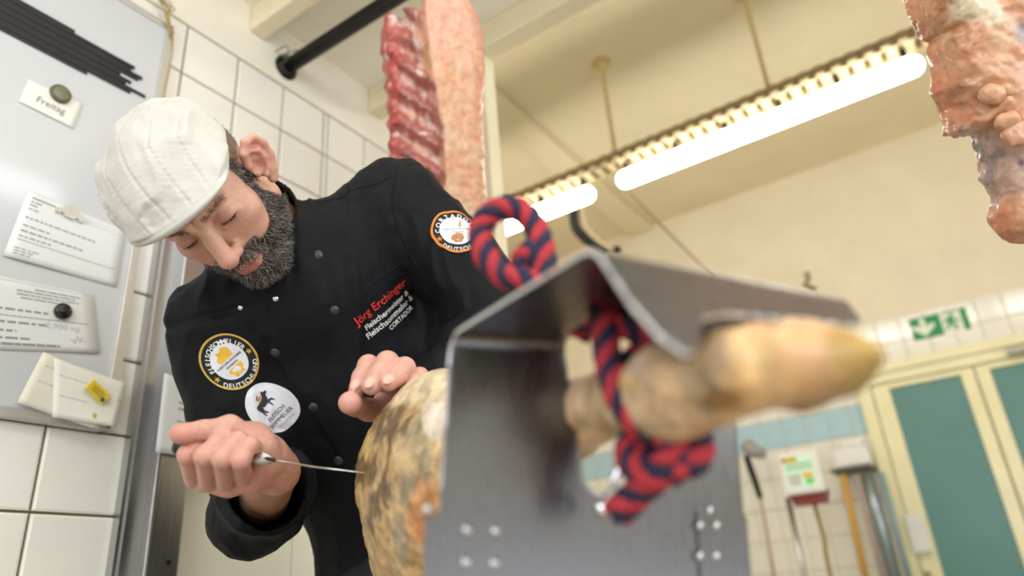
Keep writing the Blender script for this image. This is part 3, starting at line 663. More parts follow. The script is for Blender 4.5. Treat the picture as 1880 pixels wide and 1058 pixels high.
for px, py in ((858, 974), (910, 976), (856, 1034), (908, 1036), (1284, 966), (1314, 966), (1284, 1022), (1314, 1022), (1302, 938), (786, 936), (858, 1096), (908, 1098), (1284, 1086), (1314, 1086)):
    q = onplate(px, py, .0033); mb = MB(); mb.dome(q, NN, .0036, .0024, 14, 3); mb.build('bolt', mat('bolt_steel', (.55, .55, .57), .18, 1.0), plate, True)
pa, pb = P(1163, 800, .455), P(1106, 934, .455)
pin = MB().tube([pa, pa*.3+pb*.7, pb], .0028, 10).build('locking_pin', chrome, hold, True)
sp = MB(); sp.dome(pb, NN, .006, .006, 16, 5); sp.dome(pb, -NN, .006, .006, 16, 5); sp.build('pin_ball', chrome, pin, True)
wood = mat('beech_board', (.55, .36, .18), .5, var=.15, vscale=8, stretch=(1, 6, 6))
AX = -TN                                                # from the holder back along the ham
bc_ = np.array([HO[0], HO[1], 0])
MB().box((-.16, -.09, .702), (.16, .62, .732), np.array([HD, AX, UP]), bc_, .006).build('base_board', wood, hold)
sp = bc_+AX*.46; MB().tube([sp+UP*.73, sp+UP*.80, sp+UP*.92], [.016, .013, .010], 12).build('ham_prop', steelm, hold, True)
tb = empty('work_table', (.55, .1, 0), 'steel topped work table carrying the ham holder, at the lower picture edge', 'table')
MB().box((-.1, -.55, .665), (1.25, .60, .70), ch=.004).build('table_top', steelm, tb)
for x, y in ((-.05, -.5), (1.2, -.5), (-.05, .55), (1.2, .55)): MB().tube([(x, y, 0), (x, y, .665)], .02, 10).build('table_leg', steelm, tb, True)
# ---- ham: one cured leg, modelled in camera-axis metres and then set into the world
LEG = [Cm(800, 890, .80), Cm(960, 815, .63), Cm(1095, 748, .50), Cm(1165, 728, .455), Cm(1228, 712, .42), Cm(1300, 706, .395), Cm(1370, 672, .375), Cm(1440, 668, .358)]
adir = nrm(Cm(800, 890, .84)-Cm(1095, 748, .5)); lat = nrm(np.cross(adir, [0, 1, 0])); ver = nrm(np.cross(lat, adir)); AXH = np.array([lat, ver, adir])
def ham_sdf(p):
    d = ell(p, Cm(806, 872, .815), (.078, .113, .175), AXH)
    d = smin(d, ell(p, Cm(818, 1000, .82), (.074, .135, .16), AXH), .05)
    d = smin(d, chain(p, LEG[:3], [.070, .042, .0225], .02), .05)
    d = smin(d, chain(p, LEG[2:], [.0215, .0215, .0255, .0185, .021, .0195], .012), .01)
    d = smin(d, ell(p, Cm(1240, 745, .42), (.022, .018, .024)), .012)      # hock bulge
    d = smin(d, ell(p, Cm(1355, 652, .37), (.017, .017, .021)), .010)
    q = p*np.array([1, 1, .7])
    d = d+.0035*fbm(q, 26, 3, 3)*sstep(-d+.02, -.1, .03)+.0012*fbm(p, 110, 2, 9)
    return d
def ham_col(V):
    px = V[:, 0]/V[:, 2]*F+CX; py = V[:, 1]/V[:, 2]*F+CY
    n1 = fbm(V*[1, .55, 1], 38, 4, 21); n2 = fbm(V*[1, .5, 1], 90, 4, 33); n3 = fbm(V, 16, 3, 5)
    c = np.tile(np.array([.58, .36, .16]), (len(V), 1))
    c = mixc(c, (.70, .50, .27), sstep(n1, -.2, .9)); c = mixc(c, (.50, .30, .12), sstep(n2, .2, 1.0)*.6)
    body = sstep(-px, -1010, -930)
    sd = lambda cx, cy, rx, ry: 1-np.sqrt(((px-cx)/rx)**2+((py-cy)/ry)**2)
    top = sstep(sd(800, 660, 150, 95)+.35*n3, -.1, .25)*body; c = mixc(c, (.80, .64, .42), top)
    edge = sstep(sd(655, 800, 32, 120)+.2*n3, 0, .4)*body; c = mixc(c, (.80, .55, .16), edge*.8)
    mould = sstep(np.maximum.reduce([sd(712, 765, 62, 62), sd(665, 862, 34, 44)+.1, sd(690, 930, 34, 110)-.45])+.55*n2+.30*n1, .05, .55)*body*(1-top)
    c = mixc(c, (.10, .06, .022), mould*.85)
    c = mixc(c, (.70, .50, .26), sstep(sd(745, 830, 26, 34)+.2*n2, 0, .3)*.8*body)
    ora = sstep(sd(778, 940, 34, 70)+.3*n1, 0, .35)*body; c = mixc(c, (.80, .36, .14), ora*.8)
    gre = sstep(np.maximum.reduce([sd(752, 900, 20, 38), sd(768, 790, 26, 55)-.1, sd(780, 860, 14, 50)])+.5*n1, .15, .6)*body; c = mixc(c, (.17, .20, .15), gre*.5)
    whi = sstep(sd(798, 770, 26, 44), .0, .3)*body; c = mixc(c, (.82, .68, .54), whi)
    gry = sstep(sd(735, 990, 20, 75)+.4*n2, .1, .5)*body; c = mixc(c, (.34, .27, .19), gry*.7)
    leg = sstep(px, 990, 1060); lc = mixc(np.tile(np.array([.62, .42, .24]), (len(V), 1)), (.40, .32, .24), sstep(n1+n3, .1, .9)*.8)
    lc = mixc(lc, (.80, .56, .30), sstep(n3, .1, .7)*.6); lc = mixc(lc, (.78, .60, .50), sstep(fbm(V, 45, 2, 8), .2, .8)*.6)
    lc = mixc(lc, (.76, .48, .22), sstep(px, 1305, 1350)); lc = mixc(lc, (.35, .17, .05), sstep(1-np.sqrt(((px-1330)/50)**2+((py-735)/28)**2)+.3*n1, .1, .6)*.8)
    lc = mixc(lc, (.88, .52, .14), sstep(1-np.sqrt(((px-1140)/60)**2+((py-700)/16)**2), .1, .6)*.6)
    return np.clip(c*.9*(1-leg[:, None])+lc*leg[:, None], 0, 1)
V, Q = surf(ham_sdf, (-.26, .02, .34), (.16, .46, 1.06), .0032)
hamm = mat('ham_skin', vcol=True, rough=.42, var=.42, vscale=55, detail=12, bump=.5, bscale=120, sss=.06, coat=.12)
ham = empty('cured_ham', tuple(P(818, 1000, .82)-[0, 0, .13]), 'whole cured ham leg with mould patches, clamped in the steel holder', 'ham')
mesh_obj('ham_body', W(V), Q, hamm, ham, True, col=ham_col(V))
horn = mat('hoof_horn', vcol=True, rough=.35, var=.15, vscale=60, bump=.2, bscale=80, coat=.15, sss=.05)
def hoof(off, k, s):
    A, Bm, Cn, D = Cm(1395, 672+off, .371+k), Cm(1470, 668+off, .352+k), Cm(1550, 662+off*.8, .336+k), Cm(1626, 650+off*.4, .320+k)
    f = lambda p: smin(chain(p, [A, Bm, Cn, D], [.0185*s, .0185*s, .0125*s, .0012], .008)+.0008*fbm(p, 60, 2, 4), ell(p, Cm(1392, 648+off*.7, .371+k), (.014, .013, .018)), .008)
    V, Q = surf(f, np.min([A, D], 0)-.045, np.max([A, D], 0)+.045, .002)
    px = V[:, 0]/V[:, 2]*F+CX; n = fbm(V, 40, 3, 2); py = V[:, 1]/V[:, 2]*F+CY
    c = np.tile(np.array([.74, .43, .20]), (len(V), 1)); c = mixc(c, (.74, .40, .24), sstep(n, 0, .6)*.7); c = mixc(c, (.86, .62, .30), sstep(fbm(V, 28, 2, 14), .1, .6)*.6)
    c = mixc(c, (.48, .30, .08), sstep(px+30*n, 1500, 1570)); c = mixc(c, (.30, .17, .05), sstep(py+px*.15+20*n, 930, 965)*.7)
    return mesh_obj('hoof', W(V), Q, horn, ham, True, col=np.clip(c, 0, 1))
hoof(-6, -.004, 1.0); hoof(22, .022, .9)
# ---- rope: three laid strands, two red and one navy
def rope(pts, r, pitch, parent, n=14, ph=0):
    pth = catmull(pts, n); seg = np.linalg.norm(np.diff(pth, axis=0), axis=1); L_ = np.r_[0, np.cumsum(seg)]
    k = max(int(L_[-1]/.0035), 8); t = np.linspace(0, L_[-1], k); pth = np.stack([np.interp(t, L_, pth[:, i]) for i in range(3)], 1)
    T = np.gradient(pth, axis=0); T /= np.linalg.norm(T, axis=1)[:, None]; u = nrm(np.cross(T[0], [.2, .9, .3])); U = []
    for i in range(k): u = nrm(u-T[i]*u.dot(T[i])); U.append(u)
    U = np.array(U); Wv = np.cross(T, U)
    for j in range(4):
        a = 2*math.pi*(t/pitch)+j*math.pi/2+ph
        c = pth+.50*r*(np.cos(a)[:, None]*U+np.sin(a)[:, None]*Wv)
        MB().tube(c, .60*r, 9).build('rope_strand', ROPE[j % 2 if j % 2 else 0], parent, True)
ROPE = [mat('rope_red', (.50, .030, .045), .75, var=.25, vscale=200, bump=.6, bscale=500), mat('rope_navy', (.018, .016, .05), .75, var=.3, vscale=200, bump=.6, bscale=500)]
rp = empty('rope', tuple(P(1200, 850, .43)), 'thick red and navy rope looped over the holder and knotted at the ham leg', 'rope')
rope([P(1010, 600, .50), P(975, 520, .50), P(928, 508, .51), P(892, 470, .52), P(882, 424, .53), P(904, 389, .53), P(945, 382, .53), P(978, 408, .525), P(996, 455, .515), P(1006, 510, .505), P(1040, 570, .495), P(1085, 610, .48)], .0088, .040, rp)
rope([P(985, 545, .515), P(962, 508, .515), P(962, 474, .515), P(978, 462, .512), P(992, 490, .51), P(1010, 535, .505)], .0088, .040, rp, ph=1.)
rope([P(1060, 600, .485), P(1098, 572, .46), P(1110, 612, .446), P(1118, 670, .436), P(1138, 730, .424), P(1172, 778, .418), P(1222, 802, .420)], .0085, .038, rp)
rope([P(1092, 560, .468), P(1130, 592, .455), P(1172, 612, .448), P(1182, 640, .452), P(1150, 668, .456), P(1125, 690, .458)], .0078, .038, rp, ph=2.)
kc = lambda a, s: P(1212+38*s+46*math.cos(a), 826-10*s+40*math.sin(a), .432-.018*math.sin(a+.6))
rope([kc(a, -.6+a/(4.4*math.pi)*1.4) for a in np.linspace(0, 4.4*math.pi, 20)], .0092, .040, rp, 6, 1.5)
rope([P(1240, 800, .42), P(1225, 850, .415), P(1195, 882, .42), P(1160, 915, .428), P(1132, 944, .432)], .0092, .040, rp, ph=.5)
# ================================================================== HANGING MEAT
meatm = mat('raw_meat', vcol=True, rough=.36, var=.16, vscale=70, bump=.4, bscale=90, sss=.12, coat=.25)
def slab(poly, dep, th, rnd, disp, lo, hi, h, colf, name, parent):
    pm = np.array([[(x-CX)/F*dep, (y-CY)/F*dep] for x, y in poly])
    def f(p):
        q = p.copy(); z = p[:, 2]-dep
        d2 = polysdf(p[:, :2], pm)
        return smax(d2, np.abs(z)-th, rnd)+disp(p)
    V, Q = surf(f, lo, hi, h, 1)
    return mesh_obj(name, W(V), Q, meatm, parent, True, col=np.clip(colf(V), 0, 1))
pxy = lambda V: (V[:, 0]/V[:, 2]*F+CX, V[:, 1]/V[:, 2]*F+CY)
# rib loin behind the man's shoulder
DL = 1.70
def loin_bound(py): return np.interp(py, [0, 60, 160, 240, 330, 400, 600], [772, 776, 790, 806, 812, 800, 800])
def loin_disp(p):
    px, py = pxy(p); b = loin_bound(py); fat = sstep(px, b-6, b+10)
    w = np.sin((py-.62*(px-700))/33*2*math.pi*.62+.5*vnoise(p, 20, 4)); rib = (1-fat)*sstep(px, 722, 738)*(.010*w)
    edge = (1-sstep(px, 715, 735))*.006*np.sin(py/17*2*math.pi*.5)
    front = sstep(DL-p[:, 2], -.02, .05)
    return -fat*.034*front*(1-.5*sstep(px, 845, 885))+rib*front+.5*edge+(1-.65*fat)*(.006*fbm(p*[1, .6, 1], 24, 4, 12)+.003*fbm(p, 75, 3, 2))+.02*(1-fat)*front*sstep(px, 715, 690)
def loin_col(V):
    px, py = pxy(V); b = loin_bound(py); fat = sstep(px+14*fbm(V, 20, 2, 4), b-4, b+6); n = fbm(V, 22, 4, 7); n2 = fbm(V*[1.5, .7, 1], 55, 4, 8)
    w = np.sin((py-.62*(px-700))/33*2*math.pi*.62+.5*vnoise(V, 20, 4))
    rib = np.tile(np.array([.42, .13, .10]), (len(V), 1)); rib = mixc(rib, (.74, .42, .34), sstep(w+.9*n2, .0, .9)*.85); rib = mixc(rib, (.22, .05, .05), sstep(n2-w*.6, .3, 1.1)*.8)
    rib = mixc(rib, (.45, .045, .04), (1-sstep(px, 728, 742))*.75); rib = mixc(rib, (.78, .66, .64), sstep(1-np.abs(px-b+12)/9, 0, .6)*sstep(n2, -.1, .5)*.7)
    rib = mixc(rib, (.80, .62, .55), sstep(fbm(V, 34, 3, 55), .45, .8)*.8)
    ft = np.tile(np.array([.68, .37, .21]), (len(V), 1)); ft = mixc(ft, (.72, .46, .29), sstep(n, 0, .8)); ft = mixc(ft, (.74, .27, .15), sstep(n2, .15, .9)*.75)
    ft = mixc(ft, (.80, .38, .28), sstep(-py, -120, -20)*.5); ft = mixc(ft, (.62, .26, .18), sstep(px+20*n, 862, 885)*.5*sstep(-py, -300, -150))
    return rib*(1-fat[:, None])+ft*fat[:, None]
POLY = [(692, 45), (702, 18), (748, 6), (772, 4), (800, 6), (840, 8), (866, 28), (878, 70), (876, 200), (878, 330), (886, 420), (888, 560), (745, 560), (735, 400), (722, 310), (714, 200), (704, 120)]
POLY = [(CX+(x-CX)*.985, CY+(y-CY)*(.955 if y < 450 else 1)) for x, y in POLY]
ln = empty('rib_loin', tuple(P(800, 560, DL)), 'hanging loin with exposed ribs on its left and a broad fat cover, behind the shoulder', 'meat')
slab(POLY, DL, .055, .035, loin_disp, (-.36, -.75, DL-.14), (.0, .09, DL+.1), .0045, loin_col, 'loin_meat', ln)
# flank hanging at the right edge
DF = 1.10
POLY2 = [(1640, -330), (1655, -120), (1668, 0), (1672, 28), (1696, 62), (1704, 110), (1712, 165), (1732, 196), (1738, 240), (1757, 246), (1776, 240), (1786, 268), (1800, 296), (1806, 330), (1822, 360), (1817, 392), (1824, 424), (1848, 443), (1876, 444), (1912, 425), (1985, 330), (2040, 120), (2060, -100), (2010, -330)]
POLY2 = [(CX+(x-CX)*1.03, CY+(y-CY)*1.0) for x, y in POLY2]
def flank_disp(p):
    px, py = pxy(p); step = sstep(py-.25*(px-1760), 205, 255)*sstep(-py, -420, -360)*sstep(px, 1735, 1760)
    cut = np.exp(-(((px-1708)*.5+(py-78)*.9)/7)**2)*sstep(px, 1690, 1710)*sstep(-px, -1790, -1750)
    return .020*step*sstep(DF-p[:, 2], 0, .05)+.006*cut-.004*fbm(p, 26, 4, 17)+.0035*np.abs(fbm(p, 55, 3, 23))-.002
def flank_col(V):
    px, py = pxy(V); n = fbm(V, 24, 4, 31); n2 = fbm(V, 70, 4, 32); n3 = fbm(V*[1.6, .6, 1], 45, 3, 35)
    c = np.tile(np.array([.58, .29, .16]), (len(V), 1)); c = mixc(c, (.66, .41, .25), sstep(n, -.1, .7)); c = mixc(c, (.60, .22, .12), sstep(n2-.3*n, .1, .9)*.6)
    c = mixc(c, (.62, .20, .12), sstep(-px+ .5*py+25*n, -1690, -1640)*.7); c = mixc(c, (.70, .56, .40), sstep(1-np.sqrt(((px-1800)/70)**2+((py-10)/50)**2)+.4*n, .1, .5))
    c = mixc(c, (.40, .18, .06), sstep(1-np.sqrt(((px-1728)/28)**2+((py-10)/34)**2)+.5*n2, .2, .7)*.8)
    low = sstep(py-.25*(px-1760), 215, 240)*sstep(-py-.2*(px-1840)+20*n, -385, -350)*sstep(px, 1750, 1765)
    lc = np.tile(np.array([.56, .36, .30]), (len(V), 1)); lc = mixc(lc, (.30, .24, .24), sstep(n3, .0, .5)*.9); lc = mixc(lc, (.24, .05, .06), sstep(n3-n, .4, .9)*.9); lc = mixc(lc, (.72, .52, .42), sstep(n2, .1, .7)*.7)
    c = c*(1-low[:, None])+lc*low[:, None]
    c = mixc(c, (.30, .25, .25), sstep(1-np.sqrt(((px-1885)/35)**2+((py-60)/45)**2)+.4*n, .2, .6)*.8)
    return c
fl = empty('beef_flank', tuple(P(1860, 440, DF)), 'large hanging piece of meat with fat cover at the right picture edge', 'meat')
slab(POLY2, DF, .06, .045, flank_disp, (.56, -.76, DF-.12), (1.0, -.04, DF+.12), .0036, flank_col, 'flank_meat', fl)
# lumps of fat along the torn edge of the flank
k = 0
for (x, y, r) in ((1822, 176, .020), (1850, 165, .016), (1846, 222, .021), (1868, 246, .024)):
    k += 1
    f = lambda p, c=Cm(x, y, DF-.060), r=r: ell(p, c, (r, r*.75, r*.5))+.005*fbm(p, 45, 3, 40)
    c0 = Cm(x, y, DF-.060); V, Q = surf(f, c0-.03, c0+.03, .0032, 0)
    mesh_obj('fat_lump', W(V), Q, mat('meat_fat', (.60, .31, .18), .35, var=.15, vscale=60, bump=.4, bscale=90, sss=.12, coat=.25), fl, True)
hk2 = empty('meat_hook', (1.05, -.12, 2.2), 'steel hook carrying the flank from the black rail', 'hook')
top = P(1830, -310, DF)
MB().tube(catmull([(1.02, top[1], 2.355), (1.02, top[1], 2.395), (1.045, top[1], 2.398), (1.075, top[1], 2.36), (1.09, top[1], 2.28), tuple(top+[0, 0, .03]), tuple(top-[0, 0, .03])], 6), .006, 8).build('hook_wire', steelm, hk2, True)
# ================================================================== THE MAN
HR = np.array([[.849, .332, -.411], [-.509, .723, -.468], [-.142, -.606, -.782]]); 
_l = nrm(HR[:, 0]); _f = nrm(HR[:, 1]-_l*HR[:, 1].dot(_l)); _u = np.cross(_l, _f); _u = _u if _u.dot(HR[:, 2]) > 0 else -_u
HR = np.stack([_l, _f, _u], 1); HT = np.array([-.426, -.131, 1.015])
def h2c(v): return np.asarray(v) @ HR.T+HT
def c2h(v): return (np.asarray(v)-HT) @ HR
base = W(np.array([-.16, .54, 1.31])); base[2] = 0
man = empty('person', tuple(base), 'bearded man in white flat cap and black jacket leaning over the ham', 'person')
NBc = Cm(488, 436, 1.17)                                    # neck base
nbh = c2h(NBc)
def ax2(x): return np.abs(x)
HEL = np.array([(.073, .010, -.004), (.078, .014, .014), (.086, .011, .031), (.096, .002, .039), (.105, -.008, .033), (.108, -.012, .015), (.102, -.010, -.006), (.092, -.003, -.021), (.084, .003, -.031)])
ANT = np.array([(.092, .006, .027), (.0985, -.001, .017), (.097, -.002, .002), (.090, .002, -.012), (.084, .008, -.017)])
def head_sdf(p):
    q = p.copy(); q[:, 0] = np.abs(q[:, 0])
    d = ell(p, (0, -.018, .038), (.073, .096, .086))
    d = smin(d, ell(p, (0, .030, -.030), (.060, .058, .082)), .03)
    d = smin(d, cap(q, (.052, -.006, -.058), (.018, .066, -.100), .020, .020), .03)
    d = smin(d, ell(p, (0, .072, -.100), (.024, .020, .018)), .02)
    d = smin(d, ell(q, (.042, .058, -.010), (.024, .022, .020)), .018)          # cheek bones
    d = smin(d, ell(q, (.033, .058, -.040), (.020, .020, .022)), .02)           # cheeks
    d = smin(d, cap(q, (.008, .088, .037), (.042, .072, .038), .0105, .009), .016)  # brow
    d = smin(d, cap(p, (0, .084, -.058), (0, .078, -.072), .020, .018), .02)    # muzzle
    d = smax(d, -ell(q, (.0325, .096, .016), (.0165, .014, .0125)), .012)       # sockets
    nose = chain(p, [(0, .086, .026), (0, .100, .004), (0, .1150, -.019)], [.0095, .0108, .0132], .006)
    nose = smin(nose, ell(p, (0, .1165, -.0225), (.0118, .0098, .0100)), .006)
    nose = smin(nose, ell(q, (.0125, .1015, -.0255), (.0078, .0115, .0080)), .006)
    nose = smax(nose, -ell(q, (.0065, .1085, -.0335), (.0038, .006, .0045)), .003)
    d = smin(d, nose, .010)
    lid = ell(q, (.0325, .0768, .0165), (.0155, .0145, .0125)); d = smin(d, lid, .004)
    d = smin(d, cap(q, (.020, .082, .004), (.046, .072, .008), .0035), .008)    # lower lid bag
    slit = chain(q, [(.0205, .0870, .0105), (.0270, .0895, .0098), (.0330, .0900, .0095), (.0395, .0880, .0098), (.0450, .0830, .0110)], [.0010, .0026, .0030, .0026, .0010], .001); d = smax(d, -slit, .0012)
    fold_ = chain(q, [(.019, .087, .019), (.026, .0905, .0245), (.034, .0900, .0265), (.043, .0830, .0245)], [.0014]*4, .001); d = smax(d, -fold_, .003)
    lip = chain(q, [(0, .1000, -.0540), (.010, .0985, -.0545), (.0255, .0850, -.0605)], [.0046, .0046, .0024], .004)
    lip = smin(lip, chain(q, [(0, .0975, -.0665), (.012, .0950, -.0660), (.0240, .0855, -.0625)], [.0062, .0056, .0024], .004), .0025)
    d = smin(d, lip, .005); d = smax(d, -chain(q, [(0, .1060, -.0595), (.012, .1035, -.0600), (.026, .0890, -.0618)], [.0010]*3, .001), .0015)
    crease = chain(q, [(.018, .100, -.022), (.029, .088, -.038), (.034, .080, -.054)], [.0012]*3, .001); d = smax(d, -crease, .005)
    ear = chain(q, HEL, [.0050, .0048, .0052, .0055, .0052, .0050, .0052, .0068, .0070], .004)
    disc = ell(q, (.089, -.002, .006), (.0046, .021, .032), np.array([nrm([.55, .83, 0]), nrm([-.83, .55, 0]), [0, 0, 1]]))
    ear = smin(ear, disc, .006); ear = smin(ear, chain(q, ANT, [.0036]*5, .003), .004)
    ear = smax(ear, -ell(q, (.0860, .0085, .000), (.0080, .0075, .0105)), .004)
    ear = smin(ear, ell(q, (.0775, .0135, -.004), (.0045, .004, .006)), .003)
    d = smin(d, ear, .006)
    d = smin(d, cap(p, (0, -.035, -.050), nbh+(0, 0, 0), .056, .060), .03)
    d = smin(d, cap(p, nbh, c2h(NBc+np.array([.03, .05, .05])), .060, .066), .03)
    return d
LB = np.min([(-.105, -.125, -.13), nbh-.075], 0); UB = np.max([(.105, .135, .135), nbh+.075], 0)
V, Q = surf(head_sdf, LB, UB, .0020)
# colour of skin
def beard_mask(V):
    x, y, z = np.abs(V[:, 0]), V[:, 1], V[:, 2]
    zb = np.interp(y, [-.03, .004, .011, .0145, .029, .034, .060, .085, .12], [-.080, -.062, -.030, .050, .050, -.024, -.043, -.048, -.045])
    m = sstep(zb-z, -.003, .004)*sstep(y, -.020, -.010)*sstep(z, -.142, -.128)*(1-sstep(x, .0735, .0755)*sstep(z, -.04, -.03))
    m *= 1-sstep(V[:, 2], .028, .04)*0
    must = sstep(-np.abs(z+.0455), -.0115, -.008)*sstep(-x, -.040, -.032)*sstep(y, .075, .082)*sstep(-y, -.109, -.103)
    m = np.maximum(m, must)
    lips = np.sqrt((x/.027)**2+((z+.0615)/.0125)**2); m *= 1-(1-sstep(lips, .82, 1.0))*sstep(y, .07, .08)
    soul = 1-sstep(np.abs(z+.036), .0, .006)*0
    neck = sstep(z, -.128, -.112); m *= neck
    return m
def hair_mask(V):
    x, y, z = np.abs(V[:, 0]), V[:, 1], V[:, 2]
    return sstep(-y, -.034, -.028)*sstep(z+.42*np.clip(-y-.02, 0, 1), .020, .030)*sstep(-x, -.079, -.076)
def skin_col(V):
    x, y, z = np.abs(V[:, 0]), V[:, 1], V[:, 2]; n = fbm(V, 60, 3, 11); n2 = fbm(V, 200, 2, 3)
    c = np.tile(np.array([.66, .385, .285]), (len(V), 1)); c = c*(1+.06*n[:, None]+.04*n2[:, None])
    g = lambda cx, cy, cz, r: np.exp(-(((x-cx)**2+(y-cy)**2+(z-cz)**2)/r**2))
    c = mixc(c, (.70, .28, .25), np.clip(g(0, .115, -.02, .020)*.75+g(.045, .07, -.018, .022)*.6+g(.095, -.003, .01, .034)*.8, 0, 1)*.75)
    c = mixc(c, (.40, .19, .15), g(.0325, .088, .006, .011)*.6); c = mixc(c, (.50, .24, .18), g(.0325, .088, .020, .014)*.75)
    lips = np.sqrt((x/.026)**2+((z+.0605)/.0115)**2); c = mixc(c, (.56, .20, .17), (1-sstep(lips, .75, 1.0))*sstep(y, .080, .086))
    c = mixc(c, (.06, .045, .038), beard_mask(V)*.88); c = mixc(c, (.14, .10, .075), hair_mask(V)*.85)
    brow = np.exp(-((z-.0375-.10*np.clip(x-.02, 0, .02))/.0042)**2)*sstep(x, .008, .014)*sstep(-x, -.054, -.044)*sstep(y, .06, .07); c = mixc(c, (.20, .11, .07), brow*.45)
    c = mixc(c, (.06, .03, .025), np.exp(-((z-.0098)/.0016)**2)*sstep(x, .019, .022)*sstep(-x, -.047, -.044)*sstep(y, .078, .081)*.85)
    c = mixc(c, (.30, .05, .04), (1-sstep(np.sqrt(((x-.0065)/.004)**2+((y-.108)/.006)**2+((z+.0325)/.004)**2), .6, 1.2))*.7)
    return np.clip(c, 0, 1)
hv, hq, hc = V, Q, skin_col(V); hn = normals(V, Q)
bodyV = [h2c(V)]; bodyQ = [Q]; bodyC = [hc]
# ---- arms and hands (camera-axis metres)
Rs = Cm(395, 600, 1.14); Re = Cm(478, 927, 1.13); Rw = Cm(508, 866, .888)
Ls = Cm(735, 372, 1.22); Le = Cm(935, 600, 1.15); Lw = Cm(775, 738, .97)
zr = lambda zx, zy, d: Cm(310+zx/3.78, 640+zy/3.78, d)
FG = [  # proximal joint, knuckle, middle joint, tip
    ([zr(175, 905, .838), zr(135, 735, .790), zr(250, 625, .803), zr(330, 680, .828)], [.0108, .0106, .0100, .0085]),
    ([zr(275, 925, .830), zr(250, 745, .780), zr(378, 618, .796), zr(440, 670, .822)], [.0110, .0108, .0103, .0088]),
    ([zr(395, 925, .826), zr(372, 762, .777), zr(482, 640, .794), zr(540, 690, .818)], [.0108, .0106, .0100, .0085]),
    ([zr(515, 895, .824), zr(500, 775, .780), zr(565, 672, .790), zr(612, 688, .806)], [.0100, .0098, .0090, .0070])]
TH = ([zr(640, 690, .838), zr(420, 545, .818), zr(240, 568, .795), zr(100, 590, .783)], [.019, .0130, .0104, .0114])
def rhand(p):
    palm = chain(p, [zr(420, 590, .838), zr(580, 640, .848), zr(680, 722, .864)], [.014, .020, .020], .012)
    palm = smin(palm, chain(p, [zr(255, 925, .842), zr(420, 930, .846), zr(580, 875, .850), zr(690, 820, .868)], [.0125, .0150, .0180, .0220], .012), .016)
    palm = smin(palm, chain(p, [zr(320, 760, .850), zr(640, 770, .862)], [.016, .022], .012), .016)
    palm = smin(palm, ell(p, zr(660, 785, .842), (.018, .020, .019)), .012)
    palm = smin(palm, chain(p, [zr(680, 780, .866), Rw, Re], [.0220, .0262, .040], .01), .018)
    th = chain(p, TH[0], TH[1], .006); th = smin(th, ell(p, zr(62, 592, .784), (.0085, .0098, .0095)), .004)
    d = smin(palm, th, .010)
    fing = None
    for pts, r in FG:
        f = chain(p, pts, r, .004); f = smin(f, ell(p, pts[1], (r[1]*1.04,)*3), .003)
        fing = f if fing is None else smin(fing, f, .0006)
    d = smin(d, fing, .0016)
    for (a, b) in ((zr(195, 890, .815), zr(160, 900, .815)), (zr(335, 895, .808), zr(300, 905, .81)), (zr(455, 905, .803), zr(420, 910, .805)), (zr(235, 548, .772), zr(246, 600, .772)), (zr(268, 548, .775), zr(278, 600, .775)), (zr(298, 545, .778), zr(302, 590, .778))):
        d = smax(d, -cap(p, a, b, .0011), .003)
    return d
V, Q = surf(rhand, (-.43, .115, .745), (-.20, .37, 1.12), .0018)
def hand_col(V, seed):
    n = fbm(V, 55, 3, seed); n2 = fbm(V, 220, 2, seed+1)
    c = np.tile(np.array([.66, .355, .285]), (len(V), 1))*(1+.07*n2[:, None]); c = mixc(c, (.72, .34, .29), sstep(n, 0, .8)*.6); return np.clip(c, 0, 1)
c = hand_col(V, 5); w = sstep(np.linalg.norm(V-Rw, axis=1)*np.sign((V-Rw) @ nrm(Re-Rw)), -.03, .03); c = mixc(c, (.40, .215, .125), w*.85)
kn = np.zeros(len(V))
for pts, r in FG: kn = np.maximum(kn, np.exp(-(np.linalg.norm(V-(pts[1]+[0, 0, -.008]), axis=1)/.010)**2))
c = mixc(c, (.74, .35, .29), kn*.5); c = mixc(c, (.62, .26, .20), np.exp(-(np.linalg.norm(V-zr(80, 592, .775), axis=1)/.022)**2)*.6)
n0 = sum(len(v) for v in bodyV); bodyV.append(V); bodyQ.append(Q+n0); bodyC.append(c)
zl = lambda zx, zy, d: Cm(600+zx/6.61, 640+zy/6.61, d)
LF = [([zl(800, 500, .935), zl(505, 205, .880), zl(425, 350, .862), zl(372, 475, .852)], [.0135, .0125, .0112, .0100]),
      ([zl(930, 470, .940), zl(735, 170, .872), zl(635, 320, .853), zl(545, 455, .843)], [.0140, .0135, .0125, .0112]),
      ([zl(1060, 470, .945), zl(945, 235, .872), zl(850, 330, .853), zl(755, 415, .845)], [.0135, .0126, .0116, .0104]),
      ([zl(1180, 560, .950), zl(1130, 330, .885), zl(1060, 400, .870), zl(1000, 470, .862)], [.0105, .0098, .0088, .0078])]
def nail(pts, r, dr=(-.15, -.35, -1.0)):
    t = nrm(pts[-1]-pts[-2]); dr = np.array(dr); dr = nrm(dr-t*dr.dot(t)); return pts[-1]+t*r[-1]*.25+dr*r[-1]*.90, np.array([nrm(np.cross(t, dr)), t, dr])
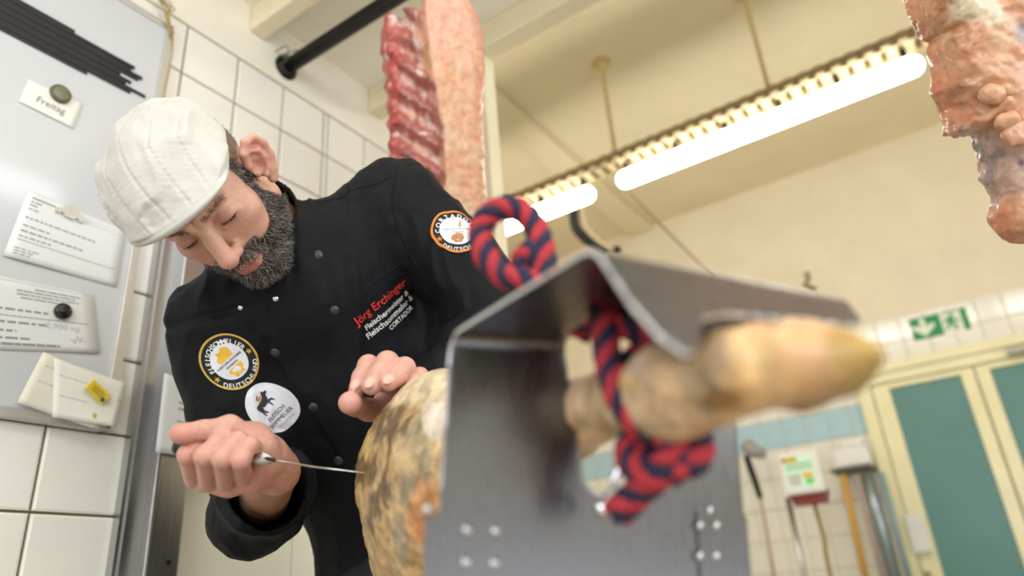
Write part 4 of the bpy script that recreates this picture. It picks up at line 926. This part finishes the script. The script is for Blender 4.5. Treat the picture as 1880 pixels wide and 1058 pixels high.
def lhand(p):
    d = chain(p, [zl(860, 560, .945), zl(1120, 600, .960)], [.020, .020], .01)
    d = smin(d, chain(p, [zl(760, 700, .930), Lw], [.022, .028], .01), .02); d = smin(d, cap(p, Lw, Le, .028, .045), .015)
    d = smin(d, cap(p, zl(1000, 560, .95), Lw, .026, .028), .02)
    th = chain(p, [zl(820, 760, .925), zl(500, 745, .898), zl(345, 690, .868), zl(282, 660, .838)], [.018, .0135, .0124, .0135], .006)
    d = smin(d, th, .012); fg = None
    for pts, r in LF:
        f = chain(p, pts, r, .005); fg = f if fg is None else smin(fg, f, .0016)
    d = smin(d, fg, .006)
    for (pts, r), k in zip(LF, range(3)):        # nails
        c, A = nail(pts, r); d = smin(d, ell(p, c, (.0060, .0080, .0022), A), .0008)
    return d
V, Q = surf(lhand, (-.26, .055, .80), (.06, .26, 1.18), .0020)
c = hand_col(V, 15)
for (pts, r), k in zip(LF, range(3)):
    nc, A = nail(pts, r); e = np.linalg.norm(((V-nc) @ A.T)/[.0062, .0082, .004], axis=1); c = mixc(c, (.78, .52, .44), (1-sstep(e, .8, 1.1))*.7)
c = mixc(c, (.74, .36, .34), np.exp(-(np.linalg.norm(V-zl(285, 690, .822), axis=1)/.016)**2)*.5)
n0 = sum(len(v) for v in bodyV); bodyV.append(V); bodyQ.append(Q+n0); bodyC.append(c)
# ---- torso frame
TL = nrm(Ls-Rs); SM = (Ls+Rs)/2; WA = Cm(738, 895, 1.30); PE = np.array([-.16, .54, 1.31]); TD = nrm(WA-SM)
TF = np.cross(TD, TL); TF = TF if TF[2] < 0 else -TF; TF = nrm(TF)
def flat(p, o, s=1.5): q = p-o; return p+(s-1)*(q @ TF)[:, None]*TF
def torso_core(p, g=0.0):
    q = flat(p, SM, 1.5)
    pts = [SM+TD*.10, SM+TD*.26+TL*.0, WA, PE]; pts = [flat(np.array([x]), SM, 1.5)[0] for x in pts]
    d = chain(q, pts, [.150+g, .168+g, .150+g, .165+g], .05)
    d = smin(d, cap(p, Rs+TL*.03, Ls-TL*.03, .060+g, .058+g), .07)
    d = smin(d, cap(p, NBc, SM+TD*.06, .058+g, .10), .05)
    return d
def torso_skin(p):
    d = torso_core(p, -.02); d = smin(d, cap(p, Rs, Re, .050, .040), .03); d = smin(d, cap(p, Ls, Le, .050, .040), .03)
    return smin(d, cap(p, Re, Re*.6+Rw*.4, .040, .036), .02)
V, Q = surf(torso_skin, (-.58, -.24, .96), (.06, .70, 1.52), .012, 0)
n0 = sum(len(v) for v in bodyV); bodyV.append(V); bodyQ.append(Q+n0); bodyC.append(hand_col(V, 2))
skinm = mat('skin', vcol=True, rough=.45, var=.06, vscale=350, bump=.25, bscale=700, sss=.16)
body = mesh_obj('body', W(np.concatenate(bodyV)), np.concatenate(bodyQ), skinm, man, True, col=np.concatenate(bodyC))
# ---- eyes
eyem = mat('eyeball', vcol=True, rough=.1)
for s in (-1, 1):
    c0 = np.array([s*.0325, .0760, .0165]); V, Q = surf(lambda p: ell(p, c0, (.0128, .0128, .0110)), c0-.016, c0+.016, .0012, 1)
    e = np.linalg.norm(V-(c0+np.array([0, .0105, -.0075])), axis=1); c = mixc(np.tile(np.array([.72, .66, .62]), (len(V), 1)), (.05, .035, .025), 1-sstep(e, .0050, .0062))
    mesh_obj('eye', W(h2c(V)), Q, eyem, man, True, col=c)
# ---- hair and beard strands
def strands(name, roots, nor, dirs, length, rad, colf, curl=.3, seed=0, segs=4):
    r = np.random.default_rng(seed); k = len(roots); L_ = length*(r.uniform(.55, 1.2, k))[:, None]
    d = dirs+r.normal(0, curl, (k, 3)); d /= np.linalg.norm(d, axis=1)[:, None]
    side = np.cross(d, nor); side /= np.linalg.norm(side, axis=1)[:, None]+1e-9
    bend = r.normal(0, .55, k)[:, None]; pts = []
    for i in range(segs+1):
        t = i/segs; pts.append(roots-nor*.0006+d*L_*t+side*bend*L_*t*t*.7-nor*L_*.25*t*t)
    VV = []; up = np.cross(side, d)
    rr = rad*r.uniform(.7, 1.3, k)[:, None]
    for i in range(segs+1):
        w = rr*(1-.75*(i/segs))
        for a in (0, 2.094, 4.189): VV.append(pts[i]+w*(math.cos(a)*side+math.sin(a)*up))
    VV = np.stack(VV, 1).reshape(-1, 3); n3 = 3*(segs+1); Fq = []
    b = np.arange(k)*n3
    for i in range(segs):
        for a in range(3): Fq.append(np.stack([b+i*3+a, b+i*3+(a+1) % 3, b+(i+1)*3+(a+1) % 3, b+(i+1)*3+a], 1))
    cc = np.repeat(colf(r, k), n3, 0)
    o = mesh_obj(name, W(h2c(VV)), np.concatenate(Fq), mat('hair_fibre', vcol=True, rough=.35, var=.05), man, True, col=cc); o['kind'] = 'stuff'; return o
def salt(p):
    def f(r, k):
        g = r.uniform(0, 1, k); c = np.tile(np.array([.016, .012, .010]), (k, 1)); c = mixc(c, (.05, .032, .022), (g > .55)*1.0); c = mixc(c, (.72, .70, .68), (g > 1-p)*1.0); return c
    return f
def pick(mask, n, seed):
    r = np.random.default_rng(seed); w = np.clip(mask, 0, 1); w = w/w.sum(); i = r.choice(len(mask), n, p=w); return hv[i]+r.normal(0, .0007, (n, 3)), hn[i], i
bm_ = beard_mask(hv); side_ok = hn[:, 2]*0+1
bm2 = bm_*(1+2.0*sstep(hv[:, 1], .07, .085)); R_, N_, i_ = pick(bm2*(bm_ > .4), 12500, 1)
tang = np.array([0, .12, -1.0])+np.c_[np.sign(R_[:, 0])*.15, np.zeros(len(R_)), np.zeros(len(R_))]
strands('beard', R_, N_, N_*.75+tang*.75, .0125, .00023, salt(.24), .50, 2)
hm = hair_mask(hv); R_, N_, i_ = pick(hm*(hm > .4), 5000, 3)
strands('hair', R_, N_, N_*.25+np.array([0, -.8, -.55]), .007, .00022, salt(.22), .22, 4)
x_ = np.abs(hv[:, 0]); bw = np.exp(-((hv[:, 2]-.0375-.10*np.clip(x_-.02, 0, .02))/.0040)**2)*sstep(x_, .008, .014)*sstep(-x_, -.054, -.046)*sstep(hv[:, 1], .06, .07)
R_, N_, i_ = pick(bw*(bw > .25), 620, 5); strands('eyebrow', R_, N_, N_*.25+np.c_[np.sign(R_[:, 0])*.9, np.zeros(len(R_)), np.full(len(R_), .25)], .0058, .00017, lambda r, k: np.tile(np.array([.11, .065, .042]), (k, 1)), .16, 6)
lw = np.exp(-((hv[:, 2]-.0115)/.0010)**2)*sstep(x_, .020, .023)*sstep(-x_, -.046, -.043)*sstep(hv[:, 1], .08, .084)
if (lw > .25).sum() > 4:
    R_, N_, i_ = pick(lw*(lw > .25), 160, 7); strands('eyelash', R_, N_, N_*.5+np.array([0, .5, -.9]), .0065, .00018, salt(0), .12, 8)
# ---- flat cap
def cap_plane(p): return (.034+.235*p[:, 1]+.05*np.clip(-p[:, 1]-.02, 0, 1))-p[:, 2]
SEAM = [-.068, -.038, -.004, .030, .060]
def seam_u(p): return p[:, 0]+.010*np.sin(p[:, 1]*22+1)+.10*(p[:, 1]-.02)*p[:, 0]/.09*.6
def cap_sdf(p, detail=True):
    d = ell(p, (-.006, -.012, .062), (.079, .106, .071))
    d = smin(d, ell(p, (-.003, .046, .066), (.076, .078, .043)), .03)
    d = smin(d, ell(p, (-.030, .02, .078), (.053, .078, .050)), .03)
    vis = ell(p, (0, .078, .0610), (.076, .050, .0085), np.array([[1, 0, 0], nrm([0, .97, .24]), nrm([0, -.24, .97])])); 
    d = smin(d, vis, .016)
    d = smax(d, cap_plane(p), .010)
    if detail:
        u = seam_u(p); g = 0
        for s in SEAM: g = g+np.exp(-((u-s)/.0022)**2)
        top = sstep(p[:, 2]-(.034+.235*p[:, 1]), .012, .022)
        pk = 0
        for s in SEAM: pk = pk+np.exp(-((u-s)/.012)**2)*np.abs(np.sin(p[:, 1]*430+s*50))
        wr = fbm(p*[1, .55, 1], 22, 3, 77); rid = 1-np.abs(fbm(p*[1.3, .7, 1], 16, 2, 91))
        d = d+.0016*g*top-.0007*pk*top+.0052*wr*top-.0085*np.clip(rid-.72, 0, 1)*3.5*top*.42
        rim = np.exp(-((p[:, 2]-(.034+.235*p[:, 1])-.014)/.0018)**2); d = d+.0010*rim
    return d
V, Q = surf(cap_sdf, (-.118, -.155, -.02), (.118, .145, .16), .0020)
clothc = mat('cap_canvas', (.62, .60, .56), .88, var=.05, vscale=30, bump=.45, bscale=900, sheen=.2)
capo = mesh_obj('flat_cap', W(h2c(V)), Q, clothc, man, True)
bv = BVHTree.FromPolygons([tuple(v) for v in W(h2c(V))], [tuple(q) for q in Q])
# double stitching along the cap seams
mbs = MB(); ctr = np.array([0, -.01, .02])
for s in SEAM:
    for off in (-.0055, .0055):
        for y in np.arange(-.125, .115, .0052):
            pp = np.array([s+off, y, .2]); pp[0] = (s+off-.010*math.sin(y*22+1))/(1+.10*(y-.02)/.09*.6)
            ps = []
            for dy in (0, .0030):
                o_ = W(h2c(pp+[0, dy, 0])); h_ = bv.ray_cast(Vector(o_), Vector(-(RM @ HR[:, 2])))
                if h_[0] is None: break
                ps.append(np.array(h_[0])+np.array(h_[1])*.0004)
            if len(ps) == 2 and np.linalg.norm(ps[0]-ps[1]) < .006: mbs.tube(ps, .00042, 4)
o = mbs.build('stitching', mat('cap_thread', (.70, .66, .57), .8), capo); o['kind'] = 'stuff'
# ---- jacket
KU = Re*.46+Rw*.54; FD = nrm(Rw-Re); NA = nrm(h2c([0, -.03, -.06])-NBc)
def jacket_sdf(p):
    d = torso_core(p, .012)
    d = smin(d, cap(p, PE, PE+np.array([.02, .10, -.04]), .17, .17), .05)
    ra = chain(p, [Rs, Rs*.5+Re*.5+np.array([-.006, 0, 0]), Re], [.073, .068, .062], .02)
    fa = cap(p, Re, KU, .062, .064); fa = smin(fa, ell(p, Re+np.array([.0, .012, -.03]), (.064, .058, .07)), .03)
    cut = (p-KU) @ FD+.012*np.sin((p[:, 0]+p[:, 1])*38); fa = smax(fa, cut, .006)
    fa = np.maximum(fa, -cap(p, KU-FD*.085, KU+FD*.1, .050, .060))
    la = chain(p, [Ls, Ls*.5+Le*.5, Le, Le*.25+Lw*.75], [.073, .068, .064, .050], .02)
    d = smin(d, ra, .035); d = smin(d, la, .035)
    d = smin(d, cap(p, SM+TD*.24+TL*.10, Le, .075, .060), .03)
    d = np.minimum(d, fa)
    # folds: broad drag lines from the armpits plus fine wrinkles
    q = np.stack([p @ nrm(TL+TD*.55), p @ nrm(TD-TL*.55), p @ TF], 1)
    w = 1-np.abs(fbm(q*[2.2, .55, .8], 9, 3, 61)); d = d-.0095*(w-.6)
    s_ = np.stack([p @ nrm(Re-Rs), p @ TL, p @ TF], 1); arm = sstep(-ra, -.03, .03); d = d-.0065*arm*(1-np.abs(fbm(s_*[2.6, .7, .7], 10, 2, 63))-.6)
    l_ = np.stack([p @ nrm(Le-Ls), p @ np.cross(nrm(Le-Ls), TF), p @ TF], 1); arl = sstep(-la, -.03, .03); d = d-.005*arl*(1-np.abs(fbm(l_*[.8, 2.2, .8], 9, 2, 67))-.6)
    d = d+.0010*fbm(p, 60, 2, 4)
    # sleeve head seams
    for (sh_, el_, sg) in ((Ls, Le, 1), (Rs, Re, -1)):
        t = (p-sh_) @ nrm(el_-sh_)+.35*((p-sh_) @ (TL*sg))*0; d = d+.0035*np.exp(-((t+.012)/.006)**2)*sstep(np.linalg.norm(p-sh_, axis=1)*-1, -.13, -.09)
    # overlapping front: the wearer's left side lies over the right
    qq = (p-SM) @ TL; tt = (p-SM) @ TD; ed = -.075-.10*sstep(tt, -.02, .1)*.5-.06*tt; fr = sstep((p-SM) @ TF, .03, .07)
    d = d-.0045*sstep(qq-ed, 0, .004)*fr
    # collar
    a = p-(NBc+NA*.004); h = a @ NA; rad = np.linalg.norm(a-h[:, None]*NA, axis=1)
    wall = np.abs(rad-.0715-.06*np.clip(h, -.02, .06))-.0024; colr = np.maximum(np.maximum(wall, h-.044-.012*((a @ TL)/.07)), -h-.05)
    gap = (a @ TL) ; fw = a @ nrm(TD+TF*.0); colr = np.maximum(colr, -np.maximum(np.abs(gap+.01)-.030, -(fw-.03)))
    d = smin(d, colr, .006)
    # throat opening so that the neck is not buried
    d = np.maximum(d, -np.maximum(rad-.0685-.06*np.clip(h, -.02, .06), -h-.006))
    return d
V, Q = surf(jacket_sdf, (-.60, -.27, .90), (.14, .70, 1.56), .0036)
jm = mat('black_twill', (.0036, .0042, .0066), .66, var=.12, vscale=5, bump=.25, bscale=1200, spec=.22)
jacket = mesh_obj('chef_jacket', W(V), Q, jm, man, True)
JB = BVHTree.FromPolygons([tuple(v) for v in W(V)], [tuple(q) for q in Q])
JN = normals(W(V), Q)
def jhit(px, py):
    h = JB.ray_cast(Vector(CAM), Vector(ray(px, py)).normalized()); return None if h[0] is None else (np.array(h[0]), np.array(h[1]))
class Decal:
    def __init__(s, px, py, ang, sx=1.0, reach=.05):
        s.sx = sx; s.reach = reach
        c, _ = jhit(px, py); hs = [jhit(px+a, py+b) for a in (-16, 0, 16) for b in (-16, 0, 16)]; n = nrm(sum(h[1] for h in hs if h))
        if n.dot(ray(px, py)) > 0: n = -n
        s.c, s.n = c, n; v = RM @ np.array([math.cos(ang), math.sin(ang), 0]); s.e1 = nrm(v-n*v.dot(n)); s.e2 = np.cross(n, s.e1); s.V = []; s.F = []; s.M = []
    def at(s, a, b, lift):
        p = s.c+a*s.sx*s.e1+b*s.e2
        h = JB.ray_cast(Vector(p+s.n*s.reach), Vector(-s.n), .12)
        q = np.array(h[0]) if h[0] is not None else p
        return q+s.n*lift
    def add(s, V2, Fc, m, lift):
        b = len(s.V); s.V += [s.at(x, y, lift) for x, y in V2]
        for f in Fc: s.F.append(tuple(i+b for i in f)); s.M.append(m)
    def ring(s, r0, r1, m, lift, k=64, asp=1.0, nr=12):
        V2 = []; Fc = []
        for i in range(nr+1):
            r = max(r0+(r1-r0)*i/nr, 1e-5)
            V2 += [(r*math.cos(2*math.pi*j/k), asp*r*math.sin(2*math.pi*j/k)) for j in range(k)]
        for i in range(nr):
            for j in range(k): Fc.append((i*k+j, (i+1)*k+j, (i+1)*k+(j+1) % k, i*k+(j+1) % k))
        s.add(V2, Fc, m, lift)
    def poly(s, pts, m, lift): s.add(pts, [tuple(range(len(pts)))], m, lift)
    def star(s, x, y, r, m, lift): 
        o = [(x+(r if i % 2 == 0 else r*.42)*math.sin(i*math.pi/5), y+(r if i % 2 == 0 else r*.42)*math.cos(i*math.pi/5)) for i in range(10)]
        s.add([(x, y)]+o, [(0, 1+(i+1) % 10, 1+i) for i in range(10)], m, lift)
    def text(s, txt, x, y, m, lift, width=None, size=None, ang=0, bold=0.0):
        V2, Fc = text2d(txt, 1.0, off=bold); A = np.array(V2); A -= (A.min(0)+A.max(0))/2; k = width/(np.ptp(A[:, 0])) if width else size
        A *= k; ca, sa = math.cos(ang), math.sin(ang); s.add([(x+u*ca-v*sa, y+u*sa+v*ca) for u, v in A], Fc, m, lift)
    def arc(s, txt, r, a0, a1, m, lift, size, inward=False, bold=.02):
        k = len(txt)
        for i, ch in enumerate(txt):
            if ch == ' ': continue
            a = a0+(a1-a0)*(i/(k-1)); V2, Fc = text2d(ch, 1.0, off=bold); A = np.array(V2)*size; A[:, 0] -= (A[:, 0].min()+A[:, 0].max())/2
            ro = a-math.pi/2 if not inward else a+math.pi/2; ca, sa = math.cos(ro), math.sin(ro); c = (r*math.cos(a), r*math.sin(a))
            s.add([(c[0]+u*ca-v*sa, c[1]+u*sa+v*ca) for u, v in A], Fc, m, lift)
    def build(s, name, mats, label=None):
        o = mesh_obj(name, s.V, s.F, mats, jacket, False, midx=s.M)
        if label: o['label'] = label
        return o
gold = mat('patch_gold', (.62, .42, .08), .6, var=.15, vscale=300, bump=.4, bscale=900); pblack = mat('patch_black', (.012, .012, .013), .8); pwhite = mat('patch_white', (.80, .80, .86), .75, var=.03, vscale=200, bump=.3, bscale=900); thread = mat('thread_white', (.82, .82, .80), .7); pink = mat('patch_ink', (.03, .03, .035), .7); orange = mat('patch_orange', (.85, .26, .03), .6, var=.1, vscale=300); gold2 = mat('patch_map_gold', (.85, .50, .04), .6, var=.06, vscale=200)
d2r = math.radians
dc = Decal(421, 664, -d2r(36), .84); r = .0455
dc.ring(0, r, 0, .0010); dc.ring(r*.93, r, 1, .0022, nr=1); dc.ring(0, r*.645, 2, .0016)
dc.arc('FLEISCHSOMMELIER', r*.715, d2r(172), d2r(8), 3, .0020, r*.235); dc.arc('DEUTSCHLAND', r*.875, d2r(216), d2r(324), 3, .0020, r*.235, True)
dc.star(-r*.78, -r*.12*1.6, r*.12, 1, .0022); dc.star(r*.78, -r*.12*1.0, r*.12, 1, .0022)
dc.poly([(-r*.30, r*.10), (-r*.36, r*.25), (-r*.22, r*.34), (-r*.20, r*.50), (-r*.05, r*.44), (r*.05, r*.56), (r*.22, r*.50), (r*.30, r*.38), (r*.28, r*.12)], 4, .0020)
dc.poly([(-r*.24, -r*.22), (r*.30, -r*.20), (r*.34, -r*.32), (r*.22, -r*.44), (r*.25, -r*.54), (r*.02, -r*.52), (-r*.14, -r*.58), (-r*.20, -r*.42), (-r*.30, -r*.34)], 4, .0020)
dc.text('FLEISCHER-AKADEMIE', 0, r*.02, 5, .0022, width=r*1.10, bold=.01); dc.text('AUGSBURG', 0, -r*.12, 5, .0022, width=r*.55, bold=.01)
dc.build('round_patch', [pblack, gold, pwhite, thread, gold2, pink], 'round black and gold embroidered patch with a golden map')
dc = Decal(497, 749, -d2r(40), .86); r = .0390
dc.ring(0, r, 0, .0012, asp=1.12)
cow = [(-.38, .10), (-.42, .26), (-.36, .34), (-.10, .36), (.06, .42), (.14, .56), (.20, .60), (.22, .53), (.36, .50), (.34, .42), (.24, .40), (.20, .28), (.16, .22), (.30, .18), (.34, .06), (.30, .05), (.26, .13), (.16, .14), (.15, -.04), (.11, -.04), (.10, .14), (-.12, .12), (-.20, .16), (-.24, .04), (-.16, -.10), (-.20, -.11), (-.30, .02), (-.31, -.14), (-.35, -.14), (-.36, .04)]
dc.poly([(x*r*1.15+.0*r, y*r*1.15+.06*r) for x, y in cow], 1, .0022)
dc.poly([(-.22*r, .66*r), (-.02*r, .76*r), (-.04*r, .70*r), (-.20*r, .61*r)], 1, .0018); dc.poly([(-.18*r, .60*r), (.06*r, .66*r), (.05*r, .61*r), (-.17*r, .54*r)], 2, .0019); dc.poly([(-.20*r, .54*r), (.04*r, .61*r), (.02*r, .56*r), (-.20*r, .48*r)], 3, .0019)
dc.poly([(.10*r, .60*r), (.13*r, .61*r), (.24*r, .40*r), (.20*r, .39*r)], 3, .0021)
dc.text('FLEISCH', -.02*r, -.30*r, 1, .0024, width=r*.90); dc.text('SOMMELIER', -.02*r, -.55*r, 1, .0024, width=r*1.22); dc.text('Deutschland', .04*r, -.78*r, 4, .0024, width=r*.85)
dc.build('oval_patch', [pwhite, pink, mat('flag_red', (.6, .06, .03), .7), gold2, mat('patch_pale_gold', (.62, .55, .42), .7)], 'white oval patch with a black cow')
dc = Decal(838, 424, -d2r(12)); r = .0400
dc.ring(0, r, 0, .0010); dc.ring(r*.92, r, 1, .0022, nr=1); dc.ring(0, r*.66, 2, .0016)
dc.arc('CORTADOR', r*.725, d2r(180), d2r(30), 3, .0020, r*.27); dc.arc('DEUTSCHLAND', r*.875, d2r(232), d2r(338), 3, .0020, r*.23, True); dc.star(-r*.72, -r*.40, r*.12, 1, .0022)
dc.poly([(-.28*r, -.40*r), (-.20*r, -.22*r), (.0, -.12*r), (.20*r, -.16*r), (.26*r, -.36*r), (.12*r, -.56*r), (-.10*r, -.58*r)], 4, .0020); dc.poly([(.08*r, .16*r), (.18*r, .48*r), (.24*r, .46*r), (.20*r, .16*r)], 1, .0020)
for k in range(3): dc.poly([(-.16*r+.12*r*k, -.5*r), (-.12*r+.12*r*k, -.5*r), (-.04*r+.12*r*k, -.22*r), (-.08*r+.12*r*k, -.22*r)], 5, .0022)
dc.text('FLEISCHER-AKADEMIE', 0, r*.06, 5, .0022, width=r*1.05); dc.text('AUGSBURG', .05*r, -r*.08, 5, .0022, width=r*.5)
dc.build('sleeve_patch', [pblack, orange, pwhite, thread, mat('patch_ham_brown', (.55, .20, .03), .7, var=.2, vscale=200), mat('patch_grey_ink', (.25, .25, .28), .7)], 'round black and orange embroidered patch with a ham')
dc = Decal(707, 566, -d2r(29), 1.0, .012); s_ = 1/1120.
dc.text('Jörg Erchinger', 0, 12*s_, 0, .0012, width=122*s_, bold=.008); dc.text('Fleischermeister &', 4*s_, -7*s_, 1, .0012, width=108*s_, bold=.012); dc.text('Fleischsommelier &', 3*s_, -21*s_, 1, .0012, width=118*s_, bold=.012); dc.text('CORTADOR', 18*s_, -35*s_, 1, .0012, width=64*s_, bold=.015)
dc.build('chest_embroidery', [mat('thread_red', (.72, .035, .02), .6), thread], 'red and white embroidered lettering')
for px, py in ((584, 468), (615, 570), (505, 648), (575, 748), (622, 846)):
    h = jhit(px, py)
    if h: n = h[1] if h[1].dot(ray(px, py)) < 0 else -h[1]; mb = MB(); mb.dome(h[0]-n*.0006, n, .0078, .0036, 20, 4); mb.build('button', mat('button_grey', (.035, .036, .04), .35), jacket, True)
for px, py in ((441, 566), (506, 549)):
    h = jhit(px, py)
    if h: n = h[1] if h[1].dot(ray(px, py)) < 0 else -h[1]; mb = MB(); mb.dome(h[0]-n*.0003, n, .0048, .0022, 16, 3); mb.build('press_stud', chrome, jacket, True)
def seam(pts, r, name, lift=.0):
    pp = []
    for px, py in catmull([(a, b) for a, b in pts], 8):
        h = jhit(px, py)
        if h: n = h[1] if h[1].dot(ray(px, py)) < 0 else -h[1]; pp.append(h[0]+n*lift)
    if len(pp) > 3: MB().tube(pp, r, 6).build(name, jm, jacket, True)
seam([(578, 372), (630, 362), (642, 350), (690, 338), (728, 322)], .0012, 'shoulder_piping')
seam([(729, 318), (722, 350), (722, 385), (740, 440), (766, 492)], .0013, 'sleeve_seam')
seam([(686, 520), (714, 500), (738, 484)], .0016, 'pocket_welt')
seam([(668, 540), (700, 522), (748, 500)], .0010, 'pocket_seam')
# ---- trousers and shoes
latw = RM @ TL; latw[2] = 0; latw = nrm(latw); PW = W(PE); fwd = nrm(np.cross(UP, latw)); fwd = fwd if fwd.dot(-PW*[1, 1, 0]) > 0 else -fwd
LH = [PW+latw*s*.09+np.array([0, 0, -.05]) for s in (-1, 1)]; LK = [np.array([*(PW+latw*s*.12+fwd*.02)[:2], .50]) for s in (-1, 1)]; LA = [np.array([*(PW+latw*s*.13)[:2], .10]) for s in (-1, 1)]
def trou(p):
    d = ell(p, PW+[0, 0, -.02], (.19, .19, .15))
    for a, b, c in zip(LH, LK, LA): d = smin(d, chain(p, [a, b, c], [.100, .078, .070], .03), .03)
    d = smax(d, .06-p[:, 2], .004)
    return d-.004*(1-np.abs(fbm(p*[1, 1, 1.6], 7, 2, 70)))
V, Q = surf(trou, PW-[.34, .34, PW[2]-.0], np.array([PW[0]+.34, PW[1]+.34, 1.16]), .011)
mesh_obj('trousers', V, Q, mat('dark_trousers', (.012, .013, .018), .8, var=.1, bump=.3, bscale=600), man, True)
for a in LA:
    f = lambda p, a=a: smax(smin(ell(p, np.array([a[0], a[1], .05])+fwd*.07, (.15, .15, .058), None)+.0*p[:, 0], cap(p, [a[0], a[1], .06], [a[0], a[1], .11], .05), .03)+np.maximum(np.abs((p-a) @ latw)-.045, 0)*1.2, .002-p[:, 2], .004)
    V, Q = surf(f, (a[0]-.25, a[1]-.25, -.02), (a[0]+.25, a[1]+.25, .2), .008); mesh_obj('shoe', V, Q, mat('black_shoe', (.01, .01, .01), .4), man, True)
# ---- the thin blade in his fist
kn = empty('knife', tuple(P(470, 838, .80)), 'slim pointed blade with black and steel handle held in the fist', 'knife')
ka, kb = zr(62, 684, .812), zr(590, 752, .812); kd = nrm(kb-ka)
W_ = lambda L_: [W(x) for x in L_]
MB().tube(W_([ka-kd*.004, ka, ka+kd*.03, kb-kd*.01, kb]), [.0065, .0095, .0090, .0078, .0076], 14).build('handle', mat('black_handle', (.012, .014, .013), .35), kn, True)
k2 = zr(665, 766, .811); k3 = zr(735, 776, .810)
MB().tube(W_([kb, kb+(k2-kb)*.5, k2, k2+(k3-k2)*.5, k3]), [.0082, .0080, .0075, .0050, .0022], 16).build('bolster', steel('bolster_steel', (.66, .66, .66), .38, (30, 30, 30)), kn, True)
MB().tube(W_([k2-kd*.004, k2+(k3-k2)*.5, k3+kd*.003]), [.0078, .0060, .0025], 10, True, .55).build('handle_inlay', mat('black_handle', (.012, .014, .013), .35), kn, True)
MB().tube(W_([k3-kd*.01, k3, Cm(580, 858, .785), Cm(672, 869, .752)]), [.0021, .0021, .0018, .0005], 8, True, .6).build('blade', mat('blade_steel', (.82, .80, .76), .18, 1.0), kn, True)
